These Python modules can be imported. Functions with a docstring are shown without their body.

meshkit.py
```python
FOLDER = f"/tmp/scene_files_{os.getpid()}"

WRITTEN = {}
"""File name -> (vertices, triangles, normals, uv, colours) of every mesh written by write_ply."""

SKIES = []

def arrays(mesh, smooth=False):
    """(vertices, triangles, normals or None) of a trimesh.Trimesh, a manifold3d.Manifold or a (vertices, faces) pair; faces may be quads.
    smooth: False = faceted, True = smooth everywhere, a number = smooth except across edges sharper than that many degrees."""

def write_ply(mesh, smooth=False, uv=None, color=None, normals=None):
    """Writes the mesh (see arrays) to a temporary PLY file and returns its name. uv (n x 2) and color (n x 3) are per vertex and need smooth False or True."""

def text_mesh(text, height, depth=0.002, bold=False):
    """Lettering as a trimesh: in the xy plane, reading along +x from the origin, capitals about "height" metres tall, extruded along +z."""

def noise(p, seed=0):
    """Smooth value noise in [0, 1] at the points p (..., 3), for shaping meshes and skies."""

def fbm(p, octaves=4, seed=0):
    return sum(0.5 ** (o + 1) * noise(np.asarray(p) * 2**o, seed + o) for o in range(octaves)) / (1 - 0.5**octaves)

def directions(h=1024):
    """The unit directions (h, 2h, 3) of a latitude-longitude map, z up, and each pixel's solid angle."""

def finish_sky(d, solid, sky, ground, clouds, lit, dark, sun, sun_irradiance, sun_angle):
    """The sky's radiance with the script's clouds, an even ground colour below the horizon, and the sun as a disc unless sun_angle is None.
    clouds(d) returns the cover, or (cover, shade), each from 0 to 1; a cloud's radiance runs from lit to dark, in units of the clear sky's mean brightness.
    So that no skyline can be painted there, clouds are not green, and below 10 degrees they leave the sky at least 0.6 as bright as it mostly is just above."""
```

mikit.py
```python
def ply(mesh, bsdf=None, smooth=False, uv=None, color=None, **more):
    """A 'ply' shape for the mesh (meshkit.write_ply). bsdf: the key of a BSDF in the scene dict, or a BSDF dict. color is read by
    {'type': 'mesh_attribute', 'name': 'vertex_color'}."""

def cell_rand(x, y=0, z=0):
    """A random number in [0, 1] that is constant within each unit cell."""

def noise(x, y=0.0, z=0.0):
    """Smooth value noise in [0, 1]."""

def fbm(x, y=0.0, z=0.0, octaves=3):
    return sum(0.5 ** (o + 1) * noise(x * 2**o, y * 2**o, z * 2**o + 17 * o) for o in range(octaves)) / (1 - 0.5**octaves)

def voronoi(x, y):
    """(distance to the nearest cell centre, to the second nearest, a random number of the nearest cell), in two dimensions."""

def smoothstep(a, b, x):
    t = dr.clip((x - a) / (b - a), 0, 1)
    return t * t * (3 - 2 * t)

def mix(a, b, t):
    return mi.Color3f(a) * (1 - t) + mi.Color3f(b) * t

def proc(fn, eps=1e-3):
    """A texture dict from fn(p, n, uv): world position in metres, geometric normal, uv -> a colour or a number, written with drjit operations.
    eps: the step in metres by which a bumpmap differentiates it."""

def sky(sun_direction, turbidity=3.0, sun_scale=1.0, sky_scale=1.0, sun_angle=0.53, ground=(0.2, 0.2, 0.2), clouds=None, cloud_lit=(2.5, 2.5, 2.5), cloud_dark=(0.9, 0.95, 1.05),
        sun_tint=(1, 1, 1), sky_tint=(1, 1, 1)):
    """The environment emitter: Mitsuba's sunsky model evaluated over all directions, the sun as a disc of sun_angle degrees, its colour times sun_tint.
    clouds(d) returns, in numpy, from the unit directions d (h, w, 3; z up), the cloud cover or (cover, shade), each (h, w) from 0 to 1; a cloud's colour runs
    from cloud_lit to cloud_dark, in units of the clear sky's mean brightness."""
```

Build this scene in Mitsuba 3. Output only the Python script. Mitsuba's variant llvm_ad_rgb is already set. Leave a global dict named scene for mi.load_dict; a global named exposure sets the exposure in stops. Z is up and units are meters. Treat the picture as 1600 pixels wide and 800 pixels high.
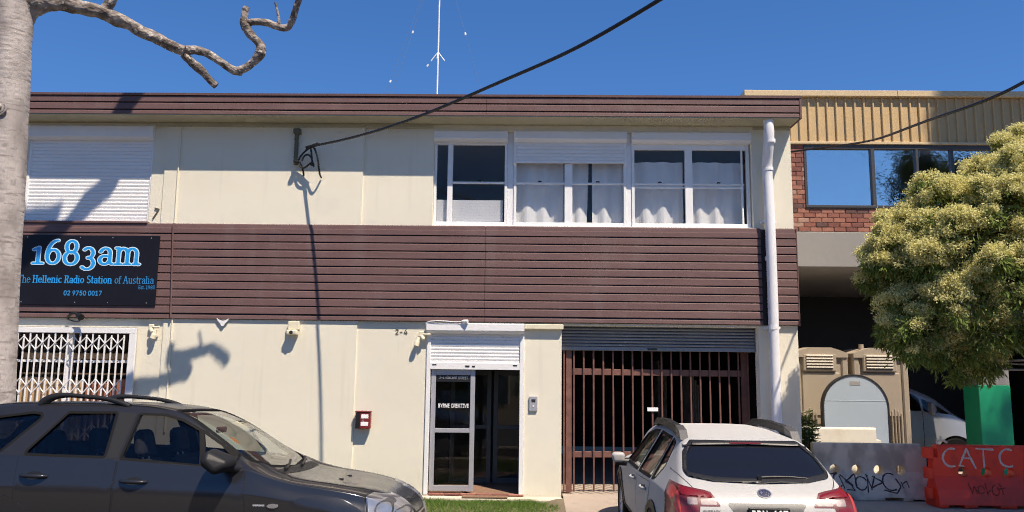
import math, random
import numpy as np, trimesh, drjit as dr, mitsuba as mi
import manifold3d as m3
from shapely.geometry import Polygon, LineString, Point, box as sbox, MultiPolygon
from shapely import affinity
from shapely.ops import unary_union
from scipy.interpolate import PchipInterpolator
import mikit, meshkit

# ------------------------------------------------------------------ camera, light, exposure
FOC = 1230.0
EYE = np.array([0.0, -13.0, 2.3])
PITCH, YAW, ROLL = np.radians([8.08, -1.134, 0.684])
_f = np.array([math.sin(YAW) * math.cos(PITCH), math.cos(YAW) * math.cos(PITCH), math.sin(PITCH)])
_r = np.array([math.cos(YAW), -math.sin(YAW), 0.0])
_u = np.cross(_r, _f)
_up = -_r * math.sin(ROLL) + _u * math.cos(ROLL)
SUN = np.array([0.75, -1.0, 1.957])
scene, labels = {}, {}
scene['camera'] = {'type': 'perspective', 'fov': math.degrees(2 * math.atan(800 / FOC)), 'fov_axis': 'x', 'near_clip': 0.05, 'far_clip': 2000.0,
                   'to_world': mi.ScalarTransform4f().look_at(origin=EYE.tolist(), target=(EYE + _f).tolist(), up=_up.tolist())}
scene['sky'] = mikit.sky(SUN.tolist(), turbidity=2.5, ground=(0.16, 0.15, 0.14), sky_scale=0.62, sky_tint=(0.57, 0.91, 1.30), sun_tint=(0.97, 1.0, 1.06))
exposure = 2.25

rng = np.random.default_rng(7)
random.seed(7)

# ------------------------------------------------------------------ helpers: entries
def _free(key):
    if key not in scene and key not in labels and not any(k.startswith(key + '__') for k in scene):
        return key
    n = 1
    while True:
        k = f'{key}_{n:03d}'
        if k not in scene and k not in labels and not any(q.startswith(k + '__') for q in scene):
            return k
        n += 1
def thing(name, label, cat, group=None, kind=None):
    key = _free(name)
    labels[key] = {'label': label, 'category': cat}
    if group: labels[key]['group'] = group
    if kind: labels[key]['kind'] = kind
    return key
_count = {}
def part(parent, name, mesh, mat, smooth=False, label=None, kind=None, **kw):
    base = f'{parent}__{name}'
    n = _count.get(base, 0); _count[base] = n + 1
    key = base if n == 0 else f'{base}_{n:03d}'
    scene[key] = mikit.ply(mesh, mat, smooth=smooth, **kw)
    if label or kind:
        labels[key] = {}
        if label: labels[key]['label'] = label
        if kind: labels[key]['kind'] = kind
    return key
def single(name, mesh, mat, label, cat, group=None, smooth=False, kind=None, **kw):
    key = thing(name, label, cat, group, kind)
    scene[key] = mikit.ply(mesh, mat, smooth=smooth, **kw)
    return key
def struct(name, mesh, mat, label=None, smooth=False, **kw):
    scene[name] = mikit.ply(mesh, mat, smooth=smooth, **kw)
    labels[name] = {'kind': 'structure'}
    if label: labels[name]['label'] = label

# ------------------------------------------------------------------ helpers: meshes
def bx(x0, x1, y0, y1, z0, z1):
    m = trimesh.creation.box(extents=[x1 - x0, y1 - y0, z1 - z0]); m.apply_translation([(x0 + x1) / 2, (y0 + y1) / 2, (z0 + z1) / 2]); return m
def cb(x0, x1, y0, y1, z0, z1, c=0.006):
    c = min(c, 0.45 * min(x1 - x0, y1 - y0, z1 - z0)); pts = []
    for X, sx in ((x0, 1), (x1, -1)):
        for Y, sy in ((y0, 1), (y1, -1)):
            for Z, sz in ((z0, 1), (z1, -1)):
                pts += [(X + sx * c, Y + sy * c, Z), (X + sx * c, Y, Z + sz * c), (X, Y + sy * c, Z + sz * c)]
    return trimesh.convex.convex_hull(np.array(pts))
def cat(*ms):
    return trimesh.util.concatenate([m for m in ms if m is not None])
def polys(g):
    return [p for p in getattr(g, 'geoms', [g]) if isinstance(p, Polygon) and p.area > 1e-9]
def ext(g, h):
    return cat(*[trimesh.creation.extrude_polygon(p, h, engine='earcut') for p in polys(g)])
def ext_xz(g, y0, y1):
    """a shape drawn in (x, z), extruded from y0 to y1"""
    m = ext(g, y1 - y0); v = m.vertices.copy(); m.vertices = np.c_[v[:, 0], y0 + v[:, 2], v[:, 1]]; m.invert(); return m
def ext_yz(g, x0, x1):
    m = ext(g, x1 - x0); v = m.vertices.copy(); m.vertices = np.c_[x0 + v[:, 2], v[:, 0], v[:, 1]]; return m
def tube(pts, rad, n=10, sub=4, rough=0.0, seed=0, freq=9.0):
    """a bent round bar through the points, of the given radii, with closed ends"""
    pts = np.asarray(pts, float); rad = np.broadcast_to(np.asarray(rad, float), (len(pts),))
    s = np.r_[0, np.cumsum(np.linalg.norm(np.diff(pts, axis=0), axis=1))]
    if sub > 1 and len(pts) > 2:
        t = np.unique(np.concatenate([np.linspace(s[i], s[i + 1], sub + 1) for i in range(len(s) - 1)]))
        from scipy.interpolate import CubicSpline
        P = np.c_[[PchipInterpolator(s, pts[:, k])(t) for k in range(3)]].T if len(pts) < 3 else CubicSpline(s, pts)(t)
        Rr = PchipInterpolator(s, rad)(t)
    else:
        P, Rr = pts, rad
    tg = np.gradient(P, axis=0); tg /= np.linalg.norm(tg, axis=1, keepdims=True) + 1e-12
    a = np.cross(tg[0], [0, 0, 1.0]); a = np.cross(tg[0], [1.0, 0, 0]) if np.linalg.norm(a) < 0.1 else a
    a /= np.linalg.norm(a); ring = []
    ang = np.arange(n) * 2 * np.pi / n
    for i in range(len(P)):
        a = a - tg[i] * (a @ tg[i]); a /= np.linalg.norm(a); b = np.cross(tg[i], a)
        dirs = np.cos(ang)[:, None] * a + np.sin(ang)[:, None] * b
        r = np.full(n, Rr[i])
        if rough: r = r * (1 + rough * (meshkit.fbm((P[i] + dirs * Rr[i]) * freq + seed, 3) - 0.5) * 2)
        ring.append(P[i] + dirs * r[:, None])
    V = np.vstack(ring + [P[:1], P[-1:]]); L = len(P); F = []
    for i in range(L - 1):
        for j in range(n):
            k = (j + 1) % n
            F += [(i * n + j, i * n + k, (i + 1) * n + k), (i * n + j, (i + 1) * n + k, (i + 1) * n + j)]
    for j in range(n):
        k = (j + 1) % n
        F += [(L * n, k, j), (L * n + 1, (L - 1) * n + j, (L - 1) * n + k)]
    m = trimesh.Trimesh(V, np.array(F), process=False)
    return m
def cyl(p0, p1, r, n=12):
    return tube([p0, p1], [r, r], n=n, sub=1)
def lathe(prof, n=32, axis='z'):
    """profile (radius, height) turned about an axis"""
    m = trimesh.creation.revolve(np.array(prof, float), sections=n)
    if axis == 'y': v = m.vertices.copy(); m.vertices = np.c_[v[:, 0], v[:, 2], -v[:, 1]]
    return m
def move(m, t):
    m = m.copy(); m.apply_translation(t); return m
def sheet(x0, x1, y0, y1, fz, step=0.25, off=0.0):
    nx, ny = max(2, int((x1 - x0) / step) + 1), max(2, int((y1 - y0) / step) + 1)
    X, Y = np.meshgrid(np.linspace(x0, x1, nx), np.linspace(y0, y1, ny), indexing='ij')
    Z = fz(X, Y) + off; i, j = np.meshgrid(np.arange(nx - 1), np.arange(ny - 1), indexing='ij'); q = (i * ny + j).ravel()
    return trimesh.Trimesh(np.c_[X.ravel(), Y.ravel(), Z.ravel()], np.vstack([np.c_[q, q + ny, q + ny + 1], np.c_[q, q + ny + 1, q + 1]]), process=False)
def sst(a, b, x):
    t = np.clip((x - a) / (b - a), 0, 1); return t * t * (3 - 2 * t)

# ------------------------------------------------------------------ materials
proc, noise, fbm, smooth, mix = mikit.proc, mikit.noise, mikit.fbm, mikit.smoothstep, mikit.mix
def rgb(*c): return {'type': 'rgb', 'value': list(c)}
def mat(key, color, rough=0.5, metal=0.0, spec=0.5, bump=None, **kw):
    b = {'type': 'principled', 'base_color': rgb(*color) if isinstance(color, tuple) else color, 'roughness': rough, 'metallic': metal, 'specular': spec, **kw}
    if bump: b = {'type': 'bumpmap', 'tex': bump[0], 'scale': bump[1], 'bsdf': b}
    scene[key] = {'type': 'twosided', 'bsdf': b}
    return key
def speck(c, amp, f, c2=None):
    """base colour c with mottling of relative size amp at frequency f"""
    def fn(p, n, uv):
        t = fbm(p.x * f, p.y * f, p.z * f, 4)
        return mix([v * (1 - amp) for v in c], [v * (1 + amp) for v in (c2 or c)], t)
    return proc(fn)
def wall_fn(p, n, uv):
    t = fbm(p.x * 0.9, p.y, p.z * 0.9, 4)
    c = mix((0.66, 0.625, 0.515), (0.73, 0.695, 0.58), t)
    st = smooth(0.62, 0.8, fbm(p.x * 9.0, p.y, p.z * 0.55, 3)) * 0.09                     # rain streaks
    patch = smooth(0.66, 0.74, fbm(p.x * 2.3 + 7, 0.0, p.z * 2.6, 4)) * 0.22              # old patches
    low = smooth(0.75, 0.2, p.z + 0.25 * noise(p.x * 5.0, p.z * 5.0)) * 0.22               # splash dirt at the foot
    return mix(mix(c, (0.34, 0.31, 0.25), st + low), (0.62, 0.60, 0.54), patch)
mat('mat_wall', proc(wall_fn), 0.9, spec=0.15, bump=(proc(lambda p, n, uv: fbm(p.x * 45, p.y * 45, p.z * 45, 3) + 1.0 * fbm(p.x * 1.1, 0.0, p.z * 1.6, 2), 4e-3), 0.004))
def siding_fn(p, n, uv):
    t = fbm(p.x * 0.7, p.y, p.z * 6.0, 3)
    c = mix((0.118, 0.068, 0.066), (0.156, 0.096, 0.092), t)
    fade = smooth(0.5, 0.8, fbm(p.x * 5.0, 0.0, p.z * 0.7, 3)) * 0.2
    return mix(c, (0.19, 0.15, 0.145), fade)
mat('mat_siding', proc(siding_fn), 0.55, spec=0.25, bump=(proc(lambda p, n, uv: fbm(p.x * 2.2, 0.0, p.z * 5.0, 3), 1e-2), 0.006))
mat('mat_soffit', speck((0.42, 0.40, 0.30), 0.10, 2.5), 0.8, spec=0.2)
mat('mat_white', speck((0.74, 0.74, 0.74), 0.05, 3.0), 0.38, spec=0.4)
mat('mat_alu', speck((0.42, 0.42, 0.45), 0.06, 6.0), 0.35, metal=0.3)
mat('mat_white_pipe', speck((0.72, 0.72, 0.74), 0.07, 2.0), 0.35)
mat('mat_room', (0.34, 0.34, 0.33), 0.9)
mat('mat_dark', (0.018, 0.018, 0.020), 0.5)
mat('mat_black', (0.010, 0.010, 0.011), 0.45)
mat('mat_rubber', (0.006, 0.006, 0.0065), 0.7, spec=0.15)
mat('mat_darkframe', (0.055, 0.055, 0.058), 0.4)
mat('mat_doorframe', (0.10, 0.105, 0.11), 0.4)
mat('mat_steel', speck((0.20, 0.22, 0.245), 0.15, 7.0), 0.45, metal=0.3)
mat('mat_rust', speck((0.13, 0.055, 0.042), 0.25, 9.0, (0.165, 0.08, 0.062)), 0.5)
mat('mat_sign', speck((0.008, 0.008, 0.013), 0.2, 3.0), 0.45, spec=0.25)
mat('mat_blue', (0.02, 0.30, 0.72), 0.4)
mat('mat_blue2', (0.03, 0.24, 0.55), 0.4)
mat('mat_pale', (0.62, 0.78, 0.86), 0.4)
mat('mat_text', (0.80, 0.80, 0.80), 0.5)
mat('mat_bronze', (0.10, 0.09, 0.055), 0.5)
mat('mat_cream', speck((0.66, 0.61, 0.46), 0.08, 4.0), 0.5)
mat('mat_red', speck((0.17, 0.018, 0.022), 0.1, 6.0), 0.4)
mat('mat_curtain', speck((0.66, 0.66, 0.67), 0.05, 5.0), 0.9, spec=0.1)
mat('mat_tanbox', speck((0.60, 0.40, 0.22), 0.15, 5.0), 0.8)
mat('mat_redbox', speck((0.36, 0.14, 0.085), 0.3, 6.0), 0.8)
mat('mat_cladding', speck((0.50, 0.355, 0.175), 0.06, 1.6), 0.5)
mat('mat_fasciatan', (0.56, 0.43, 0.25), 0.5)
mat('mat_coir', speck((.15, .09, .06), .3, 30.0), 1.0)
mat('mat_greywall', speck((0.26, 0.25, 0.235), 0.08, 1.7), 0.85)
for i, c in enumerate(((0.24, 0.092, 0.066), (0.175, 0.066, 0.052), (0.30, 0.13, 0.09), (0.11, 0.058, 0.050), (0.36, 0.21, 0.16))):
    mat(f'mat_brick_{i}', speck(c, 0.3, 18.0), 0.85)
mat('mat_mortar', speck((0.22, 0.18, 0.155), 0.15, 20.0), 0.95)
mat('mat_green', speck((0.006, 0.30, 0.135), 0.06, 3.0), 0.5)
mat('mat_toilet', speck((0.33, 0.275, 0.205), 0.07, 2.5), 0.55)
mat('mat_toilet_dark', (0.13, 0.10, 0.075), 0.6)
mat('mat_archpanel', speck((0.34, 0.40, 0.455), 0.06, 2.0), 0.5)
def dirty(c, d, k):
    def fn(p, n, uv):
        t = smooth(0.42, 0.72, fbm(p.x * k, p.y * k, p.z * k * 0.55, 5))
        return mix(c, d, t)
    return proc(fn)
mat('mat_barrier_grey', dirty((0.58, 0.505, 0.415), (0.35, 0.305, 0.25), 4.2), 0.6)
mat('mat_barrier_cream', dirty((0.66, 0.62, 0.52), (0.55, 0.49, 0.38), 3.0), 0.6)
mat('mat_barrier_red', dirty((0.72, 0.036, 0.010), (0.50, 0.030, 0.012), 4.0), 0.45)
mat('mat_spray_white', (0.52, 0.42, 0.40), 0.9)
mat('mat_spray_black', (0.035, 0.033, 0.045), 0.9)
mat('mat_spray_dark', (0.20, 0.025, 0.018), 0.9)
mat('mat_silver', (0.30, 0.31, 0.33), 0.35, metal=0.4, clearcoat=0.6, clearcoat_gloss=0.9)
def bark_fn(p, n, uv):
    t = fbm(p.x * 5, p.y * 5, p.z * 2.5, 4)
    hb = smooth(0.60, 0.70, fbm(p.x * 6, p.y * 6, p.z * 34.0, 3)) * 0.45
    c = mix((0.26, 0.23, 0.215), (0.42, 0.38, 0.355), smooth(0.25, 0.7, t))
    blot = smooth(0.60, 0.70, fbm(p.x * 13 + 3, p.y * 13, p.z * 9.0, 3)) * 0.4
    return mix(mix(c, (0.13, 0.105, 0.09), hb), (0.17, 0.155, 0.14), blot)
mat('mat_bark', proc(bark_fn), 0.95, spec=0.1, bump=(proc(lambda p, n, uv: fbm(p.x * 9, p.y * 9, p.z * 30.0, 4) + 0.6 * fbm(p.x * 30, p.y * 30, p.z * 30, 2), 4e-3), 0.008))
def limb_fn(p, n, uv):
    t = fbm(p.x * 9, p.y * 9, p.z * 9, 4)
    c = mix((0.115, 0.095, 0.082), (0.33, 0.285, 0.25), smooth(0.3, 0.7, t))
    return mix(c, (0.44, 0.40, 0.36), smooth(0.62, 0.72, fbm(p.x * 17 + 5, p.y * 17, p.z * 17, 3)))
mat('mat_limb', proc(limb_fn), 0.95, spec=0.1, bump=(proc(lambda p, n, uv: fbm(p.x * 22, p.y * 22, p.z * 22, 4), 3e-3), 0.035))
mat('mat_cutwood', (0.14, 0.08, 0.055), 0.9)
mat('mat_suv', (0.036, 0.0375, 0.044), 0.18, metal=0.66, spec=0.5, clearcoat=1.0, clearcoat_gloss=0.95)
mat('mat_plastic', (0.013, 0.0135, 0.015), 0.5, spec=0.3)
mat('mat_whitecar', (0.37, 0.367, 0.36), 0.5, spec=0.25, clearcoat=1.0, clearcoat_gloss=0.95)
mat('mat_seat', (0.022, 0.022, 0.026), 0.9)
mat('mat_chrome', (0.42, 0.42, 0.44), 0.2, metal=0.9)
mat('mat_lamp_red', (0.15, 0.004, 0.008), 0.12, clearcoat=1.0, clearcoat_gloss=0.97)
mat('mat_lamp_dark', (0.10, 0.006, 0.010), 0.15, clearcoat=1.0)
mat('mat_lamp_bright', (0.34, 0.035, 0.03), 0.2, clearcoat=1.0)
mat('mat_lamp_clear', speck((0.22, 0.165, 0.18), 0.6, 22.0), 0.35, spec=0.3)
mat('mat_headlight', speck((0.36, 0.36, 0.38), 0.35, 11.0), 0.15, metal=0.6, clearcoat=1.0)
mat('mat_orange', (0.65, 0.20, 0.05), 0.3)
mat('mat_emblem', (0.008, 0.010, 0.055), 0.4, spec=0.3)
mat('mat_reflect_glass', (0.008, 0.009, 0.012), 0.06, spec=0.55)
def concrete_fn(p, n, uv):
    t = fbm(p.x * 1.7, p.y * 1.7, 0.0, 5)
    c = mix((0.24, 0.195, 0.16), (0.32, 0.265, 0.22), t)
    return mix(c, (0.20, 0.165, 0.14), smooth(0.62, 0.78, fbm(p.x * 4 + 9, p.y * 4, 0.0, 4)) * 0.5)
mat('mat_concrete', proc(concrete_fn), 0.9, bump=(proc(lambda p, n, uv: fbm(p.x * 60, p.y * 60, 0.0, 3), 3e-3), 0.004))
mat('mat_plinth', speck((0.46, 0.42, 0.33), 0.2, 7.0), 0.9)
mat('mat_asphalt', speck((0.040, 0.039, 0.038), 0.35, 9.0), 0.9)
mat('mat_soil', speck((0.13, 0.105, 0.07), 0.3, 5.0), 1.0)
mat('mat_farground', speck((0.10, 0.10, 0.07), 0.3, 0.4), 1.0)
for k, c in (('mat_glass', 0.93), ('mat_glass_tint', 0.62), ('mat_glass_dark', 0.16)):
    scene[k] = {'type': 'thindielectric', 'int_ior': 1.30 if k == 'mat_glass' else 1.36, 'specular_transmittance': rgb(c, c * 1.01, c * 1.01)}
scene['mat_glass_green'] = {'type': 'thindielectric', 'int_ior': 1.5, 'specular_transmittance': rgb(0.66, 0.76, 0.69)}
scene['mat_mirror_glass'] = {'type': 'blendbsdf', 'weight': 0.72, 'a': {'type': 'thindielectric', 'int_ior': 1.5, 'specular_transmittance': rgb(0.25, 0.27, 0.3)},
                             'b': {'type': 'twosided', 'bsdf': {'type': 'bumpmap', 'tex': proc(lambda p, n, uv: fbm(p.x * 1.3, 0.0, p.z * 1.1, 2), 1e-2), 'scale': 0.006, 'bsdf': {'type': 'conductor', 'material': 'none', 'specular_reflectance': rgb(0.97, 0.95, 0.92)}}}}
def leafmat(key, tr=0.5):
    scene[key] = {'type': 'principledthin', 'base_color': {'type': 'mesh_attribute', 'name': 'vertex_color'}, 'roughness': 0.55, 'diff_trans': tr, 'spec_trans': 0.0, 'eta': 1.4}
leafmat('mat_leaf', 0.6)
leafmat('mat_flower', 0.7)
leafmat('mat_grass', 0.7)

# ------------------------------------------------------------------ ground
def g(x, y):
    """height of the ground"""
    x, y = np.asarray(x, float), np.asarray(y, float)
    road = 0.28 - 0.12 * sst(-1.0, 1.2, x) - 0.045 * np.clip(y + 6.17, 0, 1.95) * (1 - sst(-1.0, 1.2, x))
    wall = 0.20 + 0.08 * sst(0.2, 0.55, x) - 0.06 * sst(4.3, 4.9, x)
    return road + (wall - road) * sst(-1.8, -0.1, y)
G = lambda x, y: float(g(x, y))
far = sheet(-400, 400, -400, 400, lambda X, Y: 0.0 * X, 40.0)
far.vertices[:, 2] = np.where((np.abs(far.vertices[:, 0]) < 45) & (np.abs(far.vertices[:, 1]) < 45), -0.35, 0.06)
struct('ground', far, 'mat_farground', 'flat ground that runs out beyond the street')
struct('road', sheet(-60, 60, -11.5, -3.9, g, 0.4, 0.0), 'mat_asphalt', 'asphalt street in front of the parked cars')
struct('nature_strip', sheet(-40, 0.60, -3.9, -0.25, g, 0.12, 0.004), 'mat_soil', 'soil of the grass strip before the cream wall')
struct('driveway', sheet(0.60, 4.45, -3.9, 6.0, g, 0.15, 0.004), 'mat_concrete', 'pinkish concrete driveway in front of the garage gate')
struct('yard', sheet(4.5, 30, -3.9, 16.0, g, 0.3, 0.004), 'mat_concrete', 'concrete yard under the brick building')
struct('opposite_verge', sheet(-60, 60, -40, -11.5, lambda X, Y: 0.3 + 0 * X, 4.0), 'mat_soil')
struct('kerb', cat(*[cb(x, x + 1.95, -4.05, -3.9, 0.1, 0.40, 0.03) for x in np.arange(-40, -0.2, 2.0)]), 'mat_plinth', 'concrete kerb along the street')
# ------------------------------------------------------------------ the cream two-storey building
B = thing('office_building', 'cream two-storey building with brown metal siding band and flat eave', 'building')
XL, XR = -11.0, 4.43
def holes(poly, rects):
    return poly.difference(unary_union([sbox(*r) for r in rects]))
right = holes(sbox(-2.80, 0.15, XR, 6.40), [(-1.61, 4.655, 3.77, 6.30), (-1.635, 0.27, -0.04, 3.00), (0.575, 0.15, 3.79, 3.00)])
left = holes(sbox(XL, 0.15, -2.80, 6.40), [(-8.60, 4.64, -6.43, 6.34), (-8.62, 0.95, -6.455, 2.885)])
part(B, 'front_wall', cat(ext_xz(right, 0.0, 0.22), ext_xz(left, 0.0, 0.22)), 'mat_wall')
part(B, 'wall_panel', ext_xz(sbox(-6.20, 4.632, -2.80, 6.395), -0.03, 0.0), 'mat_wall')
part(B, 'wall_panel', ext_xz(sbox(-6.02, 0.15, -2.80, 3.10), -0.03, 0.0), 'mat_wall')
part(B, 'side_wall', cat(bx(XR - 0.22, XR, 0.22, 12, 0.15, 6.40), bx(XL, XL + 0.2, 0.22, 12, 0.15, 6.40), bx(XL, XR, 11.8, 12, 0.15, 6.40)), 'mat_wall')
part(B, 'pillar_cap', cb(-0.035, 0.60, -0.09, 0.0, 2.925, 3.012, 0.012), 'mat_cream')
part(B, 'base_course', cat(cb(XL, 0.575, -0.05, 0.0, 0.1, 0.262, 0.01), cb(3.79, XR, -0.03, 0.0, 0.1, 0.30, 0.01)), 'mat_plinth')
part(B, 'doorstep', cb(-1.72, 0.60, -0.25, -0.052, 0.1, 0.262, 0.02), 'mat_plinth')
part(B, 'roof', bx(XL, XR, -0.40, 12, 6.44, 6.70), 'mat_steel')
part(B, 'soffit', cat(*[bx(a, b, -0.455, 0.22, 6.402, 6.438) for a, b in ((-11, -8.004), (-8.0, -4.804), (-4.8, -1.604), (-1.6, 1.596), (1.6, 4.46))]), 'mat_soffit')
part(B, 'cover_strip', cb(-6.40, -1.63, -0.055, -0.031, 6.33, 6.40, 0.006), 'mat_soffit'); part(B, 'cover_strip', cb(3.80, 4.43, -0.02, 0.0, 6.34, 6.40, 0.006), 'mat_soffit')
# inner rooms
part(B, 'inner_floor', cat(bx(XL + .2, XR - .22, .22, 11.8, 3.10, 3.30), bx(XL + .2, 0.36, .22, 11.8, 0.10, 0.285), bx(XL + .2, XR - .22, .22, 11.8, 6.30, 6.40)), 'mat_room')
part(B, 'inner_wall', cat(bx(XL + .2, XR - .22, 4.2, 4.3, 3.30, 6.30), bx(-4.0, -3.9, .22, 4.2, 3.3, 6.3), bx(-2.2, -2.1, .22, 6, .285, 3.1), bx(.30, .42, .22, 7, .285, 3.1), bx(XL + .2, .3, 5.0, 5.1, .285, 3.1), bx(-6.0, -5.9, .22, 5, .285, 3.1)), 'mat_room')
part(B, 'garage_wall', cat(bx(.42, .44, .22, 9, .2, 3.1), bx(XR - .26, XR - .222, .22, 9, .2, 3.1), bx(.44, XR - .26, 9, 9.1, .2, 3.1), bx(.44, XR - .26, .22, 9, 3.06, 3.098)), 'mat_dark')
# siding band and eave boards, board by board
def board(x0, x1, zb, zt, yb, d=0.042, tilt=0.004):
    return ext_yz(Polygon([(yb, zb + .014), (yb - d, zb + .020), (yb - d + tilt, zt - .014), (yb - d + .012, zt - .002), (yb, zt - .002)]), x0, x1)
part(B, 'siding_backing', cat(bx(XL, 3.955, -.030 - .002, -.002, 3.035, 4.625), bx(3.955, 4.44, -.034, -.002, 3.035, 4.63)).apply_translation([0, -.003, 0]), 'mat_dark')
for x0, x1 in ((XL, -0.703), (-0.697, 3.855), (3.985, 4.445)):
    part(B, 'siding_cap', ext_yz(Polygon([(-.035, 4.470), (-.082, 4.476), (-.079, 4.555), (-.070, 4.562), (-.066, 4.625), (-.056, 4.640), (-.035, 4.640)]), x0, x1), 'mat_siding')
    for k in range(10):
        zt = 4.463 - k * 0.1345
        part(B, 'siding_board', board(x0, x1, zt - 0.1345, zt, -.035), 'mat_siding')
    part(B, 'siding_drip', board(x0, x1, 3.026, 3.112, -.035, .036), 'mat_siding')
part(B, 'siding_corner', cb(4.435, 4.452, -.082, .3, 3.03, 4.635, .003), 'mat_siding')
for x0, x1 in ((XL, -0.703), (-0.697, 4.44)):
    for zb, zt in ((6.612, 6.732), (6.484, 6.610), (6.400, 6.482)):
        part(B, 'eave_board', board(x0, x1, zb, zt, -.44, .030), 'mat_siding')
part(B, 'eave_flashing', cat(ext_yz(Polygon([(-.485, 6.738), (-.488, 6.775), (-.30, 6.785), (-.30, 6.738)]), XL, 4.475), cb(4.44, 4.475, -.478, 0.6, 6.396, 6.7375, .003)), 'mat_siding')
part(B, 'eave_backing', bx(XL, 4.44, -.438, -.41, 6.405, 6.735), 'mat_dark')

# ---- upstairs windows
def win_frame(name, xs, z0, z1, y0=.075, y1=.135, parent=B, m='mat_white', top=.05, bot=.075, side=.045):
    x0, x1 = xs
    return part(parent, name, cat(cb(x0, x0 + side, y0, y1, z0, z1, .004), cb(x1 - side, x1, y0, y1, z0, z1, .004), cb(x0 + side, x1 - side, y0 + .002, y1, z0, z0 + bot, .004), cb(x0 + side, x1 - side, y0 + .002, y1, z1 - top, z1, .004)), m)
def pane(w, x0, x1, z0, z1, y=.112, m='mat_glass'):
    v = [(x0, y, z0), (x1, y, z0), (x1, y, z1), (x0, y, z1)]
    return part(w, 'pane', trimesh.Trimesh(v, [(0, 1, 2), (0, 2, 3)], process=False), m)
def bar(w, nm, x0, x1, z0, z1, y0=.085, y1=.130, m='mat_white'):
    return part(w, nm, cb(x0, x1, y0, y1, z0, z1, .004), m)
def catch(w, x, z, y=.08):
    part(w, 'catch', cb(x - .03, x + .03, y - .02, y, z, z + .022, .004), 'mat_black')
w1 = win_frame('window', (-1.605, -.355), 4.66, 6.125)
bar(w1, 'mullion', -1.375, -1.288, 4.735, 6.075, .078)
bar(w1, 'mid_rail', -1.288, -.40, 5.398, 5.432)
catch(w1, -.83, 5.433)
pane(w1, -1.56, -1.375, 4.735, 6.075); pane(w1, -1.288, -.40, 4.735, 5.398); pane(w1, -1.288, -.40, 5.432, 6.075, .120)
w2 = win_frame('window', (-.245, 1.665), 4.66, 6.125)
bar(w2, 'mullion', .62, .75, 4.735, 5.75, .078)
bar(w2, 'sash_rail', -.20, .62, 5.398, 5.428); bar(w2, 'sash_rail', .75, 1.62, 5.398, 5.428)
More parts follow.
